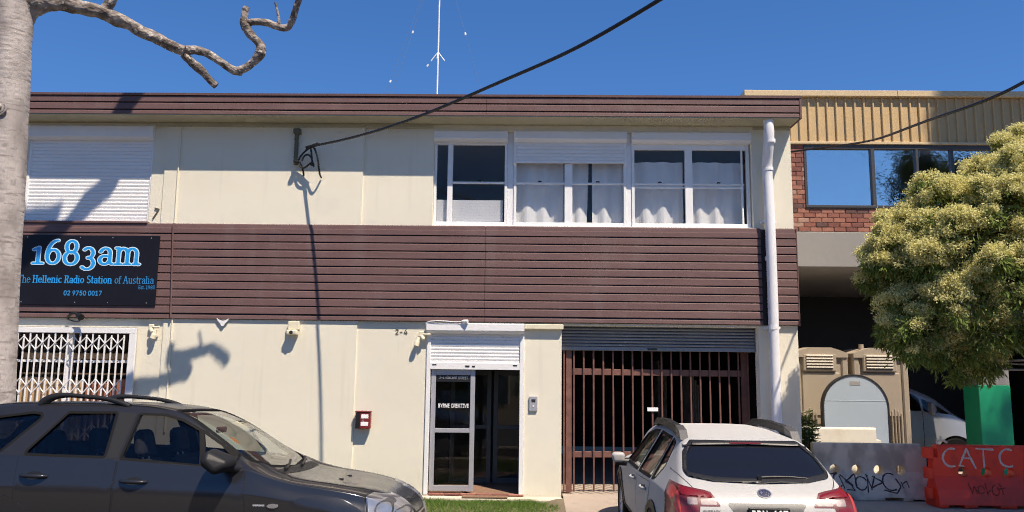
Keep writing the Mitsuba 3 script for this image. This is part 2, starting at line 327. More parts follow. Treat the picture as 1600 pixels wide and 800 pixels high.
catch(w2, .20, 5.429); catch(w2, 1.18, 5.429)
pane(w2, -.20, .62, 4.735, 5.75); pane(w2, .75, 1.62, 4.735, 5.75)
w3 = win_frame('window', (1.755, 3.745), 4.66, 6.125, top=.115, side=.05)
bar(w3, 'mullion', 2.66, 2.785, 4.735, 6.01, .078)
for a, b, zz in ((1.805, 2.66, 5.40), (2.785, 3.66, 5.40)):
    bar(w3, 'sash_rail', a, b, zz, zz + .026); bar(w3, 'sash_rail', a, b, zz - .055, zz - .030, .095, .125)
    catch(w3, (a + b) / 2, zz + .027); pane(w3, a, b, 4.735, 6.01)
part(w3, 'sash_stile', cb(3.61, 3.64, .09, .125, 4.735, 6.01, .004), 'mat_white')
for a, b in ((-.352, -.248), (1.668, 1.752)):
    part(B, 'window_post', cb(a, b, .095, .15, 4.655, 6.30, .004), 'mat_white')
part(B, 'window_sill', cb(-1.61, 3.77, .0, .14, 4.635, 4.656, .004), 'mat_white')
def shutter(x0, x1, boxz, z_bot, y, boxy, pitch=.0625, parent=B, label=None, m='mat_white', slats_from=None):
    s = part(parent, 'roller_shutter', ext_yz(Polygon([(boxy, boxz[0] + .05), (boxy + .05, boxz[0]), (.14, boxz[0]), (.14, boxz[1]), (boxy + .012, boxz[1]), (boxy, boxz[1] - .012)]), x0, x1), m, label=label)
    z = boxz[0] + .004
    if z_bot is not None:
        n = int((z - z_bot) / pitch)
        for k in range(n):
            zt = z - k * pitch
            part(s, 'slat', ext_yz(Polygon([(y + .012, zt - pitch + .0005), (y + .003, zt - pitch + .003), (y - .003, zt - pitch / 2), (y + .003, zt - .003), (y + .012, zt - .0005)]), x0 + .04, x1 - .04), m)
        part(s, 'bottom_bar', cb(x0 + .04, x1 - .04, y - .006, y + .014, z - n * pitch - .05, z - n * pitch - .002, .004), m)
        part(s, 'guide', cb(x0, x0 + .042, y - .02, y + .03, z_bot - .02, boxz[0] - .003, .004), m); part(s, 'guide', cb(x1 - .042, x1, y - .02, y + .03, z_bot - .02, boxz[0] - .003, .004), m)
    return s
shutter(-1.608, -.352, (6.112, 6.292), None, .05, -.04, label='raised white shutter box over the narrow window')
shutter(-.250, 1.672, (6.112, 6.296), 5.75, .045, -.04, label='white shutter a third of the way down')
shutter(1.752, 3.765, (6.105, 6.290), None, .05, -.04, label='raised white shutter box over the right window')
shutter(-8.60, -6.425, (6.095, 6.335), 4.665, .04, -.07, label='white shutter fully closed')
part(B, 'window_sill', cb(-8.66, -6.40, -.09, .02, 4.63, 4.668, .006), 'mat_siding')
def curtain(x0, x1, z0, z1, y, seed, lab, amp=.030, gather=0.0):
    r = np.random.default_rng(seed); n = int((x1 - x0) / .008); xs = np.linspace(x0, x1, n); zs = np.linspace(z0, z1, 14)
    ph = np.cumsum(r.uniform(.25, .75, n) * .36)
    X, Z = np.meshgrid(xs, zs, indexing='ij'); t = (Z - z0) / (z1 - z0)
    am = amp * (.45 + 1.1 * meshkit.noise(np.c_[xs * 5.3 + seed, 0 * xs, 0 * xs]))
    Y = y + (am * np.sin(ph))[:, None] * (1 - .35 * t) + .02 * np.sin(ph * .31 + seed)[:, None] + .006 * np.sin(5 * t + ph[:, None])
    X = X + gather * (1 - t) * (X - x0) / (x1 - x0)
    i, j = np.meshgrid(np.arange(n - 1), np.arange(13), indexing='ij'); q = (i * 14 + j).ravel()
    m = trimesh.Trimesh(np.c_[X.ravel(), Y.ravel(), Z.ravel()], np.vstack([np.c_[q, q + 14, q + 15], np.c_[q, q + 15, q + 1]]), process=False)
    single('curtain', m, 'mat_curtain', lab, 'curtain', 'white curtains in the upstairs windows', smooth=True)
curtain(-.21, .61, 4.70, 5.95, .27, 3, 'white gathered curtain in left half of the middle upstairs window')
curtain(.72, 1.05, 4.70, 5.95, .27, 5, 'narrow white curtain beside the mullion of the middle upstairs window', gather=-.04)
curtain(1.10, 1.63, 4.70, 5.95, .27, 6, 'white curtain at the right end of the middle upstairs window', gather=0)
curtain(1.80, 2.66, 4.70, 5.84, .28, 8, 'white curtain in left half of the right upstairs window')
curtain(2.76, 3.66, 4.70, 5.84, .28, 9, 'white curtain in right half of the right upstairs window')
bl = []
for k in range(8):
    z = 4.715 + k * .052; bl.append(ext_yz(Polygon([(.180, z), (.186, z + .001), (.176, z + .050), (.170, z + .049)]), -1.57, -.43))
single('window_blind', cat(*bl), 'mat_curtain', 'white slatted blind behind the narrow upstairs window', 'blind')

# ---- street door
D = part(B, 'entrance', cat(cb(-1.635, -1.572, -.03, .12, .275, 2.83, .004), cb(-.108, -.042, -.03, .12, .275, 2.83, .004), cb(-1.572, -.108, -.028, .12, 2.262, 2.372, .004)), 'mat_white')
part(D, 'header_mark', cat(cb(-1.54, -1.47, -.033, -.027, 2.325, 2.345, .002), cb(-.22, -.15, -.033, -.027, 2.325, 2.345, .002), cb(-1.0, -.93, -.033, -.027, 2.30, 2.33, .002), cb(-.89, -.84, -.033, -.027, 2.30, 2.325, .002)), 'mat_dark')
def leaf(nm, x0, x1, z0, z1, y, st, mid, m, g='mat_glass'):
    d = part(B, nm, cat(cb(x0, x0 + st, y, y + .045, z0, z1, .004), cb(x1 - st, x1, y, y + .045, z0, z1, .004), cb(x0 + st, x1 - st, y + .002, y + .043, z0, z0 + .09, .004), cb(x0 + st, x1 - st, y + .002, y + .043, z1 - .09, z1, .004), cb(x0 + st, x1 - st, y + .002, y + .043, mid, mid + .07, .004)), m)
    pane(d, x0 + st, x1 - st, z0 + .09, mid, y + .02, g); pane(d, x0 + st, x1 - st, mid + .07, z1 - .09, y + .02, g)
    return d
DL = leaf('sliding_door', -1.555, -.838, .325, 2.262, .03, .075, 1.245, 'mat_alu', 'mat_glass_tint')
def text(s, h, x, y, z, m, parent, nm='lettering', bold=True, width=None, label=None):
    t = meshkit.text_mesh(s, h, .002, bold); v = t.vertices.copy(); v[:, 0] -= v[:, 0].min()
    if width: v[:, 0] *= width / v[:, 0].max()
    t.vertices = np.c_[v[:, 0] + x, y - v[:, 2], v[:, 1] + z]
    return part(parent, nm, t, m, label=label)
part(DL, 'top_glass_band', bx(-1.48, -.913, .043, .0468, 2.06, 2.172), 'mat_black')
text('2-4 VINCENT STREET', .052, -1.425, .040, 2.105, 'mat_alu', DL, width=.47, bold=False)
text('BYRNE CREATIVE', .062, -1.435, .046, 1.645, 'mat_text', DL, width=.50)
leaf('inner_door', -1.35, -.62, .29, 2.25, 1.25, .08, 1.22, 'mat_doorframe', 'mat_glass_tint'); leaf('inner_door', -.58, .26, .29, 2.25, 1.27, .08, 1.22, 'mat_doorframe', 'mat_glass_tint')
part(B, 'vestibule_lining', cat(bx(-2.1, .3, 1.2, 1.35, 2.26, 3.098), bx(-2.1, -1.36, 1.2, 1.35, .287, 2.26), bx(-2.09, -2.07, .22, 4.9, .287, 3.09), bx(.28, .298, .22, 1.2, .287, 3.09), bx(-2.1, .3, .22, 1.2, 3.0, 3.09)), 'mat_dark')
part(B, 'vestibule_floor', bx(-2.05, .27, -.0, 1.9, .286, .292), 'mat_coir')
for k in range(6):
    part(B, 'threshold_brick', cb(-1.55 + k * .255, -1.305 + k * .255, -.045, .02, .266, .30, .006), f'mat_brick_{k % 3}')
shutter(-1.640, -.038, (2.845, 3.012), 2.38, -.005, -.13, .055, label='white shutter box over the street door')
single('doormat', cb(-1.0, -.28, -.24, -.06, .2625, .285, .006), 'mat_coir', 'worn brown coir mat on the step of the street door', 'doormat')
# ---- garage opening
R = part(B, 'roller_door', cb(.58, 3.785, .16, .20, 2.60, 2.665, .006), 'mat_steel', label='grey corrugated roller door rolled up to the lintel')
for k in range(8):
    z = 2.667 + k * .052
    part(R, 'corrugation', ext_yz(Polygon([(.195, z), (.166, z + .010), (.158, z + .026), (.166, z + .042), (.195, z + .051)]), .58, 3.785), 'mat_steel')
part(R, 'latch', cb(2.0, 2.16, .145, .16, 2.615, 2.645, .004), 'mat_black')
GT = thing('picket_gate', 'rust brown steel picket gate in the garage opening', 'gate')
def gy(x): return .20 + (x - .62) * .088                                  # the leaf stands a little ajar
for k in range(20):
    x = .625 + k * .1635
    part(GT, 'picket', cb(x - .0135, x + .0135, gy(x) - .0135, gy(x) + .0135, .325, 2.93, .004), 'mat_rust')
def rail(x0, x1, z0, z1):
    m = cb(x0, x1, .019, .062, z0, z1, .005); m.vertices[:, 1] += gy(m.vertices[:, 0]); return m
part(GT, 'post', rail(.655, .755, .30, 2.93), 'mat_rust'); part(GT, 'post', rail(3.62, 3.74, .30, 2.93), 'mat_rust')
part(GT, 'top_rail', rail(.757, 3.618, 2.195, 2.30), 'mat_rust'); part(GT, 'lower_rail', rail(.757, 3.618, .86, .955), 'mat_rust')
single('gate_notice', cb(2.005, 2.185, .292, .302, 1.615, 1.675, .002), 'mat_text', 'small blank white plate on the picket gate', 'plate')
for i, (x, z0, z1, y) in enumerate(((2.9, .3, 2.5, 4.6), (3.35, .3, 2.3, 3.4))):
    single('wall_panel_stack', cat(*[cb(x + k * .05, x + k * .05 + .04, y, y + .9, z0, z1 - .1 * k, .004) for k in range(4)]), 'mat_greywall', ('pale boards leaning far back in the dark garage', 'pale boards leaning at the right of the dark garage')[i], 'boards')

# ---- grille window at the left
W0 = win_frame('grille_window', (-8.60, -6.46), .95, 2.88, .09, .15, side=.06, top=.09)
bar(W0, 'mullion', -7.70, -7.60, 1.03, 2.79, .10, .15); bar(W0, 'rail', -8.54, -6.52, 2.30, 2.345, .10, .15)
pane(W0, -8.54, -7.70, 1.03, 2.30, .14); pane(W0, -7.60, -6.52, 1.03, 2.30, .14); pane(W0, -8.54, -6.52, 2.345, 2.79, .14)
single('wooden_shelf', cat(cb(-8.55, -6.5, .30, .6, 2.36, 2.46, .004), cb(-8.55, -6.5, .30, .6, 2.10, 2.125, .004)), 'mat_tanbox', 'pale wooden shelf behind the grilled window', 'shelf')
for i, (x0, x1, z1, m, l) in enumerate(((-8.52, -8.02, 2.05, 'mat_tanbox', 'tan cardboard carton leftmost behind the grilled window'), (-7.99, -7.45, 2.00, 'mat_tanbox', 'tan cardboard carton in the middle behind the grilled window'), (-7.40, -6.98, 1.96, 'mat_redbox', 'reddish brown carton second from the right behind the grille'), (-6.95, -6.50, 2.03, 'mat_redbox', 'reddish brown carton rightmost behind the grille'))):
    single('carton', cb(x0, x1, .26, .55, .95, z1, .01), m, l, 'carton')
GR = thing('security_grille', 'white folding lattice security grille over the left ground floor window', 'grille')
part(GR, 'frame', cat(cb(-8.62, -6.44, -.085, -.035, 2.785, 2.875, .004), cb(-6.552, -6.44, -.083, -.036, .90, 2.785, .004)), 'mat_white')
for k in range(9):
    x = -6.745 - k * .209
    part(GR, 'upright', cb(x - .011, x + .011, -.075, -.055, .92, 2.785, .002), 'mat_white')
    part(GR, 'upright', cb(x + .0935, x + .1155, -.075, -.055, .92, 2.755, .002), 'mat_white')
for za, zb in ((2.715, 2.495), (2.03, 1.785), (1.30, 1.06)):
    for k in range(9):
        x = -6.745 - k * .209 + .1045
        for a, b, y in ((za, zb, -.083), (zb, za, -.050)):
            part(GR, 'lattice_bar', tube([(x, y, a), (x - .209, y, b)], .009, 6, 1), 'mat_white')

# ---- things on the wall
SG = thing('radio_sign', 'black sign board with blue radio station lettering on the brown siding', 'sign')
part(SG, 'board', cb(-8.55, -6.155, -.098, -.083, 3.243, 4.417, .003), 'mat_sign')
for x in (-8.4, -7.5, -6.95, -6.3):
    for z in (3.29, 4.38):
        part(SG, 'screw', cyl((x, -.098, z), (x, -.102, z), .008, 8), 'mat_alu')
def A(cx, cy, rx, ry, a0, a1, n=26):
    return [(cx + rx * math.cos(math.radians(t)), cy + ry * math.sin(math.radians(t))) for t in np.linspace(a0, a1, n)]
SER = {  # skeletons of serif letters: (strokes, advance)
 'T': ([[(.02, 1), (.80, 1)], [(.41, 0), (.41, 1)], [(.02, 1), (.02, .84)], [(.80, 1), (.80, .84)], [(.26, 0), (.56, 0)]], .86),
 'h': ([[(.13, 0), (.13, 1)], A(.36, .40, .23, .27, 180, 0) + [(.59, 0)], [(.0, 0), (.26, 0)], [(.46, 0), (.72, 0)], [(.0, 1), (.13, 1)]], .76),
 'e': ([A(.32, .34, .27, .32, 5, 325), [(.06, .38), (.59, .38)]], .66),
 'H': ([[(.14, 0), (.14, 1)], [(.72, 0), (.72, 1)], [(.14, .52), (.72, .52)], [(0, 0), (.28, 0)], [(0, 1), (.28, 1)], [(.58, 0), (.86, 0)], [(.58, 1), (.86, 1)]], .92),
 'l': ([[(.14, 0), (.14, 1)], [(0, 0), (.28, 0)], [(0, 1), (.14, 1)]], .34),
 'n': ([[(.13, 0), (.13, .67)], A(.36, .40, .23, .27, 180, 0) + [(.59, 0)], [(.0, 0), (.26, 0)], [(.46, 0), (.72, 0)], [(.0, .66), (.13, .66)]], .76),
 'i': ([[(.14, 0), (.14, .66)], [(0, 0), (.28, 0)], [(0, .66), (.14, .66)], [(.13, .93), (.15, .93)]], .34),
 'c': ([A(.32, .33, .26, .32, 45, 320)], .60),
 'R': ([[(.14, 0), (.14, 1)], [(.14, 1), (.40, 1)] + A(.40, .76, .22, .24, 90, -90) + [(.14, .52)], [(.40, .52), (.70, 0)], [(0, 0), (.28, 0)], [(0, 1), (.14, 1)], [(.62, 0), (.80, 0)]], .82),
 'a': ([[(.08, .52)] + A(.30, .47, .22, .19, 160, 0) + [(.52, .08), (.60, .0)], A(.29, .19, .22, .19, 60, 350)], .64),
 'd': ([[(.55, 0), (.55, 1)], A(.31, .33, .25, .32, 20, 340), [(.42, 1), (.55, 1)], [(.55, 0), (.68, 0)]], .70),
 'o': ([A(.33, .33, .27, .32, 0, 360)], .68),
 'S': ([A(.34, .75, .25, .24, 30, 250) + A(.34, .26, .27, .25, 70, -150)], .68),
 't': ([[(.18, .90), (.18, .15)] + A(.30, .14, .12, .13, 180, 300), [(.02, .64), (.40, .64)]], .44),
 'f': ([[(.16, 0), (.16, .80)] + A(.30, .82, .14, .16, 180, 40), [(.02, .62), (.38, .62)], [(.02, 0), (.32, 0)]], .40),
 'A': ([[(.06, 0), (.40, 1)], [(.40, 1), (.76, 0)], [(.20, .36), (.63, .36)], [(-.04, 0), (.18, 0)], [(.62, 0), (.90, 0)]], .88),
 'u': ([[(.13, .66), (.13, .26)] + A(.35, .25, .22, .24, 180, 340), [(.57, .66), (.57, 0)], [(.0, .66), (.13, .66)], [(.44, .66), (.57, .66)], [(.57, 0), (.68, 0)]], .74),
 's': ([A(.26, .49, .18, .16, 35, 250) + A(.26, .17, .20, .17, 70, -150)], .54),
 'r': ([[(.13, 0), (.13, .66)], A(.36, .44, .22, .22, 175, 60), [(.0, 0), (.28, 0)], [(.0, .66), (.13, .66)]], .50), ' ': ([], .32)}
def nib(lines, hx, hy):
    gs = []
    for l in lines:
        gs.append(affinity.scale(affinity.scale(LineString(l), 1 / hx, 1 / hy, origin=(0, 0)).buffer(1.0, 5), hx, hy, origin=(0, 0)))
    return unary_union(gs) if gs else None
def serif(s, hx, hy):
    x, out = 0.0, []
    for ch in s:
        st, adv = SER[ch]; gph = nib(st, hx, hy)
        if gph is not None: out.append(affinity.translate(gph, x))
        x += adv + 1.1 * hx
    return unary_union(out), x
l1, n1 = serif('The ', .060, .035); l2, n2 = serif('Hellenic Radio Station ', .095, .042); l3, n3 = serif('of Australia', .060, .035)
tot = n1 + n2 + n3; sx = 2.30 / tot; H2 = .122
for gsh, off, nm in ((l1, 0, 'mat_blue2'), (l2, n1, 'mat_blue'), (l3, n1 + n2, 'mat_blue2')):
    gg = affinity.translate(affinity.scale(gsh, sx, H2, origin=(0, 0)), -8.50 + off * sx, 3.612)
    part(SG, 'lettering', ext_xz(gg, -.1005, -.0975), nm)
text('02 9750 0017', .078, -7.70, -.0978, 3.405, 'mat_blue2', SG, width=.64, bold=True)
text('Est. 1983', .060, -6.45, -.0978, 3.520, 'mat_blue2', SG, width=.27, bold=False)
xh = .29
BIG = [  # strokes, x origin, in units of the x-height
 ([[(.36, .06), (.36, .96)], [(.36, .96), (.10, .84)], [(.10, .04), (.62, .04)]], -8.29),
 ([A(.46, .44, .34, .40, 0, 360), [(.12, .44)] + A(.70, .50, .58, .88, 178, 92)], -8.07),
 ([A(.48, 1.02, .29, .34, 0, 360), A(.48, .36, .37, .37, 0, 360)], -7.77),
 ([A(.40, .66, .28, .30, 140, -85), A(.38, .06, .36, .34, 85, -140)], -7.46),
 ([[(.12, .74)] + A(.40, .66, .28, .28, 160, 0) + [(.68, .12), (.80, .04)], A(.38, .27, .28, .24, 60, 345)], -7.17),
 ([[(.16, .03), (.16, .96)], A(.42, .64, .26, .30, 180, 0) + [(.68, .03)], A(.94, .64, .26, .30, 180, 0) + [(1.20, .03)], [(.0, .03), (.32, .03)], [(.54, .03), (.82, .03)], [(1.06, .03), (1.36, .03)], [(.02, .96), (.16, .96)]], -6.875)]
outl, core = [], []
for st, x0 in BIG:
    c = affinity.translate(affinity.scale(nib(st, .105, .058), xh, xh, origin=(0, 0)), x0, 3.925)
    core.append(c); outl.append(c.buffer(.013))
part(SG, 'number_outline', ext_xz(unary_union(outl), -.1010, -.0980), 'mat_pale'); part(SG, 'number', ext_xz(unary_union(core), -.1030, -.1012), 'mat_blue')
t7 = meshkit.text_mesh('7', .17, .02, False); v = (t7.vertices - t7.vertices.mean(0)) * [.75, 1.15, 1]; a = math.radians(-12)
t7.vertices = np.c_[v[:, 0] * math.cos(a) - v[:, 1] * math.sin(a) - 6.305, -v[:, 2] - .012, v[:, 0] * math.sin(a) + v[:, 1] * math.cos(a) + 4.83]
single('unit_number', t7, 'mat_bronze', 'dark numeral 7 on the cream wall by the closed shutter', 'number')
t24 = meshkit.text_mesh('2-4', .085, .012, False); v = t24.vertices; v[:, 0] *= .21 / v[:, 0].max(); t24.vertices = np.c_[v[:, 0] - 2.175, -v[:, 2], v[:, 1] + 2.825]
single('house_number', t24, 'mat_bronze', 'dark street number 2-4 beside the street door', 'number')
DP = thing('downpipe', 'white round downpipe running down the right end of the facade', 'pipe')
part(DP, 'pipe', tube([(3.965, -.34, 6.43), (3.965, -.34, 6.08), (3.965, -.31, 5.98), (3.97, -.19, 5.72), (3.975, -.165, 5.60), (3.98, -.165, 5.3), (3.99, -.165, 3.0), (4.02, -.165, .28)], .082, 20, 6), 'mat_white_pipe', smooth=40)
for z, y in ((6.05, -.335), (5.62, -.167), (4.74, -.165), (2.99, -.165), (4.12, -.165)):
    part(DP, 'collar', move(lathe([(.083, -.03), (.089, -.03), (.089, .03), (.083, .03)], 20), (3.98, y, z)), 'mat_white_pipe')
for z in (4.74, 2.99):
    part(DP, 'clip', cb(3.85, 4.12, -.10, -.075, z - .02, z + .02, .004), 'mat_white')
CD = thing('conduit', 'thin painted conduit running down the wall right of the sign', 'conduit')
part(CD, 'pipe', tube([(-5.96, -.045, 6.32), (-5.95, -.045, 4.645)], .013, 8, 1), 'mat_wall'); part(CD, 'pipe', tube([(-5.95, -.10, 4.63), (-5.88, -.095, 3.05)], .013, 8, 1), 'mat_siding'); part(CD, 'pipe', tube([(-5.87, -.045, 3.10), (-5.87, -.045, 1.2)], .013, 8, 1), 'mat_wall')
LB = thing('letterbox', 'dark red wall letterbox with two white labels on the lower wall', 'letterbox')
part(LB, 'box', cb(-2.745, -2.505, -.14, -.03, 1.30, 1.56, .008), 'mat_red'); part(LB, 'lid', cb(-2.755, -2.495, -.15, -.03, 1.562, 1.58, .006), 'mat_red')
for z in (1.345, 1.465): part(LB, 'label_plate', cb(-2.655, -2.535, -.1435, -.138, z, z + .065, .004), 'mat_text')
part(LB, 'lock', cyl((-2.62, -.14, 1.437), (-2.62, -.147, 1.437), .010, 12), 'mat_alu'); part(LB, 'side_flap', cb(-2.742, -2.665, -.1425, -.139, 1.305, 1.555, .002), 'mat_black')
IC = thing('intercom', 'small grey intercom panel on the pillar right of the street door', 'intercom')
part(IC, 'panel', cb(.05, .185, -.035, 0, 1.61, 1.845, .006), 'mat_alu'); part(IC, 'speaker', cb(.085, .15, -.038, -.034, 1.75, 1.80, .003), 'mat_dark'); part(IC, 'button', cyl((.118, -.035, 1.69), (.118, -.042, 1.69), .014, 12), 'mat_white')
def flood(name, x, z, y, lab, tilt=-.12):
    t = thing(name, lab, 'lamp')
    part(t, 'base', cb(x - .05, x + .035, y, -.03, z - .01, z + .075, .01), 'mat_cream')
    part(t, 'arm', tube([(x + .03, y - .01, z + .03), (x + .09, y - .03, z + .022), (x + .15, y - .03, z + .03)], .019, 10, 3), 'mat_cream')
    part(t, 'sensor', tube([(x, y - .01, z), (x + .025, y - .03, z - .04), (x + .04, y - .045, z - .06)], [.026, .033, .022], 12, 3), 'mat_cream')
    d = np.array([-.25, -.10, -1.0]); d /= np.linalg.norm(d); p = np.array([x + tilt, y - .01, z - .02])
    part(t, 'lamp_head', tube([p, p + d * .07, p + d * .08, p + d * .15], [.025, .036, .042, .045], 14, 1), 'mat_cream'); part(t, 'bulb', tube([p + d * .14, p + d * .154], [.036, .036], 12, 1), 'mat_greywall')
flood('flood_lamp', -6.20, 2.87, -.07, 'cream twin flood lamp at the top right of the security grille', .08)
flood('flood_lamp', -1.72, 2.80, -.07, 'cream flood lamp on a bracket left of the street door shutter', -.05)
CM = thing('security_camera', 'cream box camera under the siding between grille and street door', 'camera')
part(CM, 'mount', cb(-3.92, -3.74, -.13, -.03, 2.875, 3.015, .01), 'mat_cream'); part(CM, 'housing', cb(-3.93, -3.75, -.19, -.04, 2.79, 2.873, .02), 'mat_cream'); part(CM, 'lens', cyl((-3.84, -.19, 2.83), (-3.84, -.20, 2.83), .03, 14), 'mat_dark')
BD = thing('wall_ornament', 'small white winged ornament under the siding edge', 'ornament')
bp = [(0, .04), (.05, .055), (.14, .10), (.10, .03), (.05, -.01), (.025, -.06), (-.025, -.06), (-.05, -.01), (-.10, .03), (-.14, .10), (-.05, .055)]
part(BD, 'body', ext_xz(affinity.translate(affinity.scale(Polygon(bp), .75, .8, origin=(0, 0)), -5.02, 2.975), -.075, -.05), 'mat_white'); part(BD, 'bracket', cb(-5.04, -5.0, -.05, -.03, 2.93, 2.99, .004), 'mat_bronze')
BL = thing('bracket_lamp', 'small black bracket lamp with a cable loop above the grille', 'lamp')
part(BL, 'bracket', tube([(-7.62, -.05, 3.02), (-7.55, -.12, 3.08), (-7.42, -.18, 3.10), (-7.34, -.2, 3.05)], .022, 8, 4), 'mat_black'); part(BL, 'cable', tube([(-7.62, -.06, 3.02), (-7.5, -.11, 2.98), (-7.36, -.13, 2.99), (-7.32, -.12, 3.06)], .008, 6, 4), 'mat_black'); part(BL, 'head', tube([(-7.36, -.2, 3.07), (-7.28, -.26, 3.03)], [.045, .055], 12, 1), 'mat_black')
AL = thing('arm_lamp', 'white swan arm lamp over the street door shutter', 'lamp')
part(AL, 'arm', tube([(-1.66, -.09, 2.99), (-1.62, -.13, 3.025), (-1.58, -.14, 3.035), (-1.30, -.145, 3.038), (-1.05, -.15, 3.04)], .009, 8, 3), 'mat_white'); part(AL, 'head', tube([(-1.06, -.15, 3.04), (-1.03, -.15, 3.04), (-.96, -.17, 3.035)], [.016, .028, .032], 12, 1), 'mat_white')
# service bracket and cables
SB = thing('cable_bracket', 'dark steel strap with hanging cable loops under the eave', 'bracket')
part(SB, 'strap', cat(cb(-3.975, -3.915, -.11, -.05, 5.66, 6.27, .01), cb(-4.0, -3.88, -.13, -.032, 6.20, 6.29, .01)), 'mat_bronze')
part(SB, 'insulator', cat(cb(-3.95, -3.86, -.22, -.11, 5.66, 5.72, .02), tube([(-3.50, -.35, 5.95), (-3.58, -.32, 5.93), (-3.72, -.26, 5.91)], .03, 8, 2)), 'mat_black')
for pts in ([(-3.92, -.10, 5.66), (-3.75, -.22, 5.86), (-3.56, -.31, 5.93)], [(-3.86, -.16, 5.66), (-3.72, -.2, 5.60), (-3.62, -.24, 5.66), (-3.58, -.26, 5.58)], [(-3.60, -.30, 5.92), (-3.52, -.28, 5.74), (-3.50, -.2, 5.52), (-3.50, -.06, 5.45)],
            [(-3.64, -.28, 5.9), (-3.62, -.26, 5.74), (-3.61, -.24, 5.60)], [(-3.85, -.16, 5.68), (-3.82, -.1, 5.60), (-3.80, -.05, 5.48)], [(-3.80, -.2, 5.70), (-3.70, -.22, 5.80), (-3.62, -.25, 5.72), (-3.64, -.22, 5.62)]):
    part(SB, 'cable_loop', tube(pts, .016, 7, 4), 'mat_black')
POLE = np.array([5.6, -10.6, 7.0])
def cable(name, pts, r, lab):
    single(name, tube(pts, r, 8, 8), 'mat_black', lab, 'cable', smooth=60)
cable('service_cable', [(-3.60, -.31, 5.93), (-2.70, -1.15, 5.84), (-1.69, -2.22, 5.775), (-.884, -3.18, 5.745), (-.204, -4.0, 5.738), (.507, -4.84, 5.748), (1.258, -5.75, 5.856), (3.2, -8.0, 6.25), POLE], .021, 'black overhead cable from the eave bracket to the upper right')
cable('service_cable', [(5.02, 2.80, 6.70), (5.726, 1.5, 6.50), (5.66, -.5, 6.05), (5.33, -3.0, 5.60), (5.31, -4.8, 5.40), (5.38, -7.2, 5.85), POLE], .019, 'black overhead cable crossing the tan cladding at right')
PL = thing('power_pole', 'timber street power pole with crossarm', 'pole')
part(PL, 'post', tube([(5.6, -10.7, .0), (5.6, -10.7, 8.2)], [.16, .12], 14, 1), 'mat_bark'); part(PL, 'crossarm', cb(4.6, 6.6, -10.66, -10.54, 6.94, 7.06, .01), 'mat_bark')
AN = thing('radio_mast', 'thin white radio mast rising behind the flat roof', 'antenna')
part(AN, 'mast', tube([(-2.127, 4.5, 6.69), (-2.13, 4.5, 15.5)], [.019, .015], 8, 1), 'mat_white'); part(AN, 'base_plate', cb(-2.25, -2.0, 4.38, 4.62, 6.70, 6.73, .005), 'mat_steel')
for dx, dy in ((-.16, 0), (.16, .0), (0, .16), (0, -.16)):
    part(AN, 'spreader', tube([(-2.13, 4.5, 9.58), (-2.13 + dx, 4.5 + dy, 9.36)], .012, 6, 1), 'mat_white')
for (x, y, z), top in (((-2.737, 4.5, 10.07), (-2.13, 4.5, 12.2)), ((-1.503, 4.5, 10.03), (-2.13, 4.5, 12.2)), ((-3.223, 4.5, 8.863), (-2.13, 4.5, 12.2)), ((-2.36, 4.5, 9.25), (-2.13, 4.5, 9.58))):
    p, q = np.array((x, y, z)), np.array(top); d = p - q
    end = p + d * ((6.72 - p[2]) / d[2]) if d[2] < -.5 else p
    if end is not p: part(AN, 'guy_wire', tube([q, end], .003, 4, 1), 'mat_steel')
    part(AN, 'insulator', tube([p - d * .01 / np.linalg.norm(d) * 3, p + d * .03 / np.linalg.norm(d)], .022, 8, 1), 'mat_white')
# ------------------------------------------------------------------ the brick building at the right
NY = 2.85
N = thing('brick_building', 'brick and tan metal clad building with open undercroft at right', 'building')
part(N, 'parapet_cap', cat(cb(4.46, 7.60, NY - .10, NY + .3, 7.935, 8.06, .008), cb(7.606, 13, NY - .10, NY + .3, 7.935, 8.06, .008)), 'mat_fasciatan')
part(N, 'upper_wall', cat(bx(4.46, 13, NY + .06, NY + .22, 6.93, 7.93), bx(4.46, 4.66, NY + .22, 12, 4.4, 7.9), bx(9.6, 13, NY + .06, NY + .2, 5.1, 6.93), bx(4.46, 13, 11.8, 12, .1, 7.9)), 'mat_mortar')
part(N, 'roof', bx(4.46, 13, NY + .22, 12, 7.6, 7.8), 'mat_steel')
for k in range(32):
    x = 4.47 + k * .1895
    part(N, 'cladding_pan', cb(x + .020, x + .1885, NY + .005, NY + .058, 6.985, 7.932, .004), 'mat_cladding')
    part(N, 'cladding_rib', cb(x - .016, x + .0185, NY - .035, NY + .059, 6.985, 7.932, .006), 'mat_cladding')
part(N, 'cladding_trim', cb(4.46, 10.6, NY - .05, NY + .059, 6.93, 6.984, .006), 'mat_fasciatan')
BA = part(N, 'brick_wall', cat(bx(4.46, 5.66, NY + .018, NY + .2, 5.105, 6.928), bx(5.66, 9.6, NY + .018, NY + .2, 5.105, 5.615)), 'mat_mortar')
rb = np.random.default_rng(11)
bvar = [cb(-.113, .113, -.0, .03, 0, .0855, .005), cb(-.110, .114, -.003, .03, .001, .085, .006), cb(-.113, .111, .002, .03, 0, .084, .004)]
def brick(x0, x1, z):
    m = bvar[rb.integers(3)].copy(); m.vertices[:, 0] *= (x1 - x0) / .226; m.apply_translation([(x0 + x1) / 2, NY + rb.uniform(-.002, .003), z])
    part(BA, 'brick', m, f'mat_brick_{rb.choice(5, p=[.3, .22, .28, .1, .1])}')
for k in range(20):
    z = 5.11 + k * .0962; end = 9.3 if k < 5 else 5.655
    if z + .0855 > 6.93: break
    x = 5.02 + (.12 if k % 2 else 0)
    while x < end - .03:
        x1 = min(x + .226, end); brick(x, x1, z); x += .24
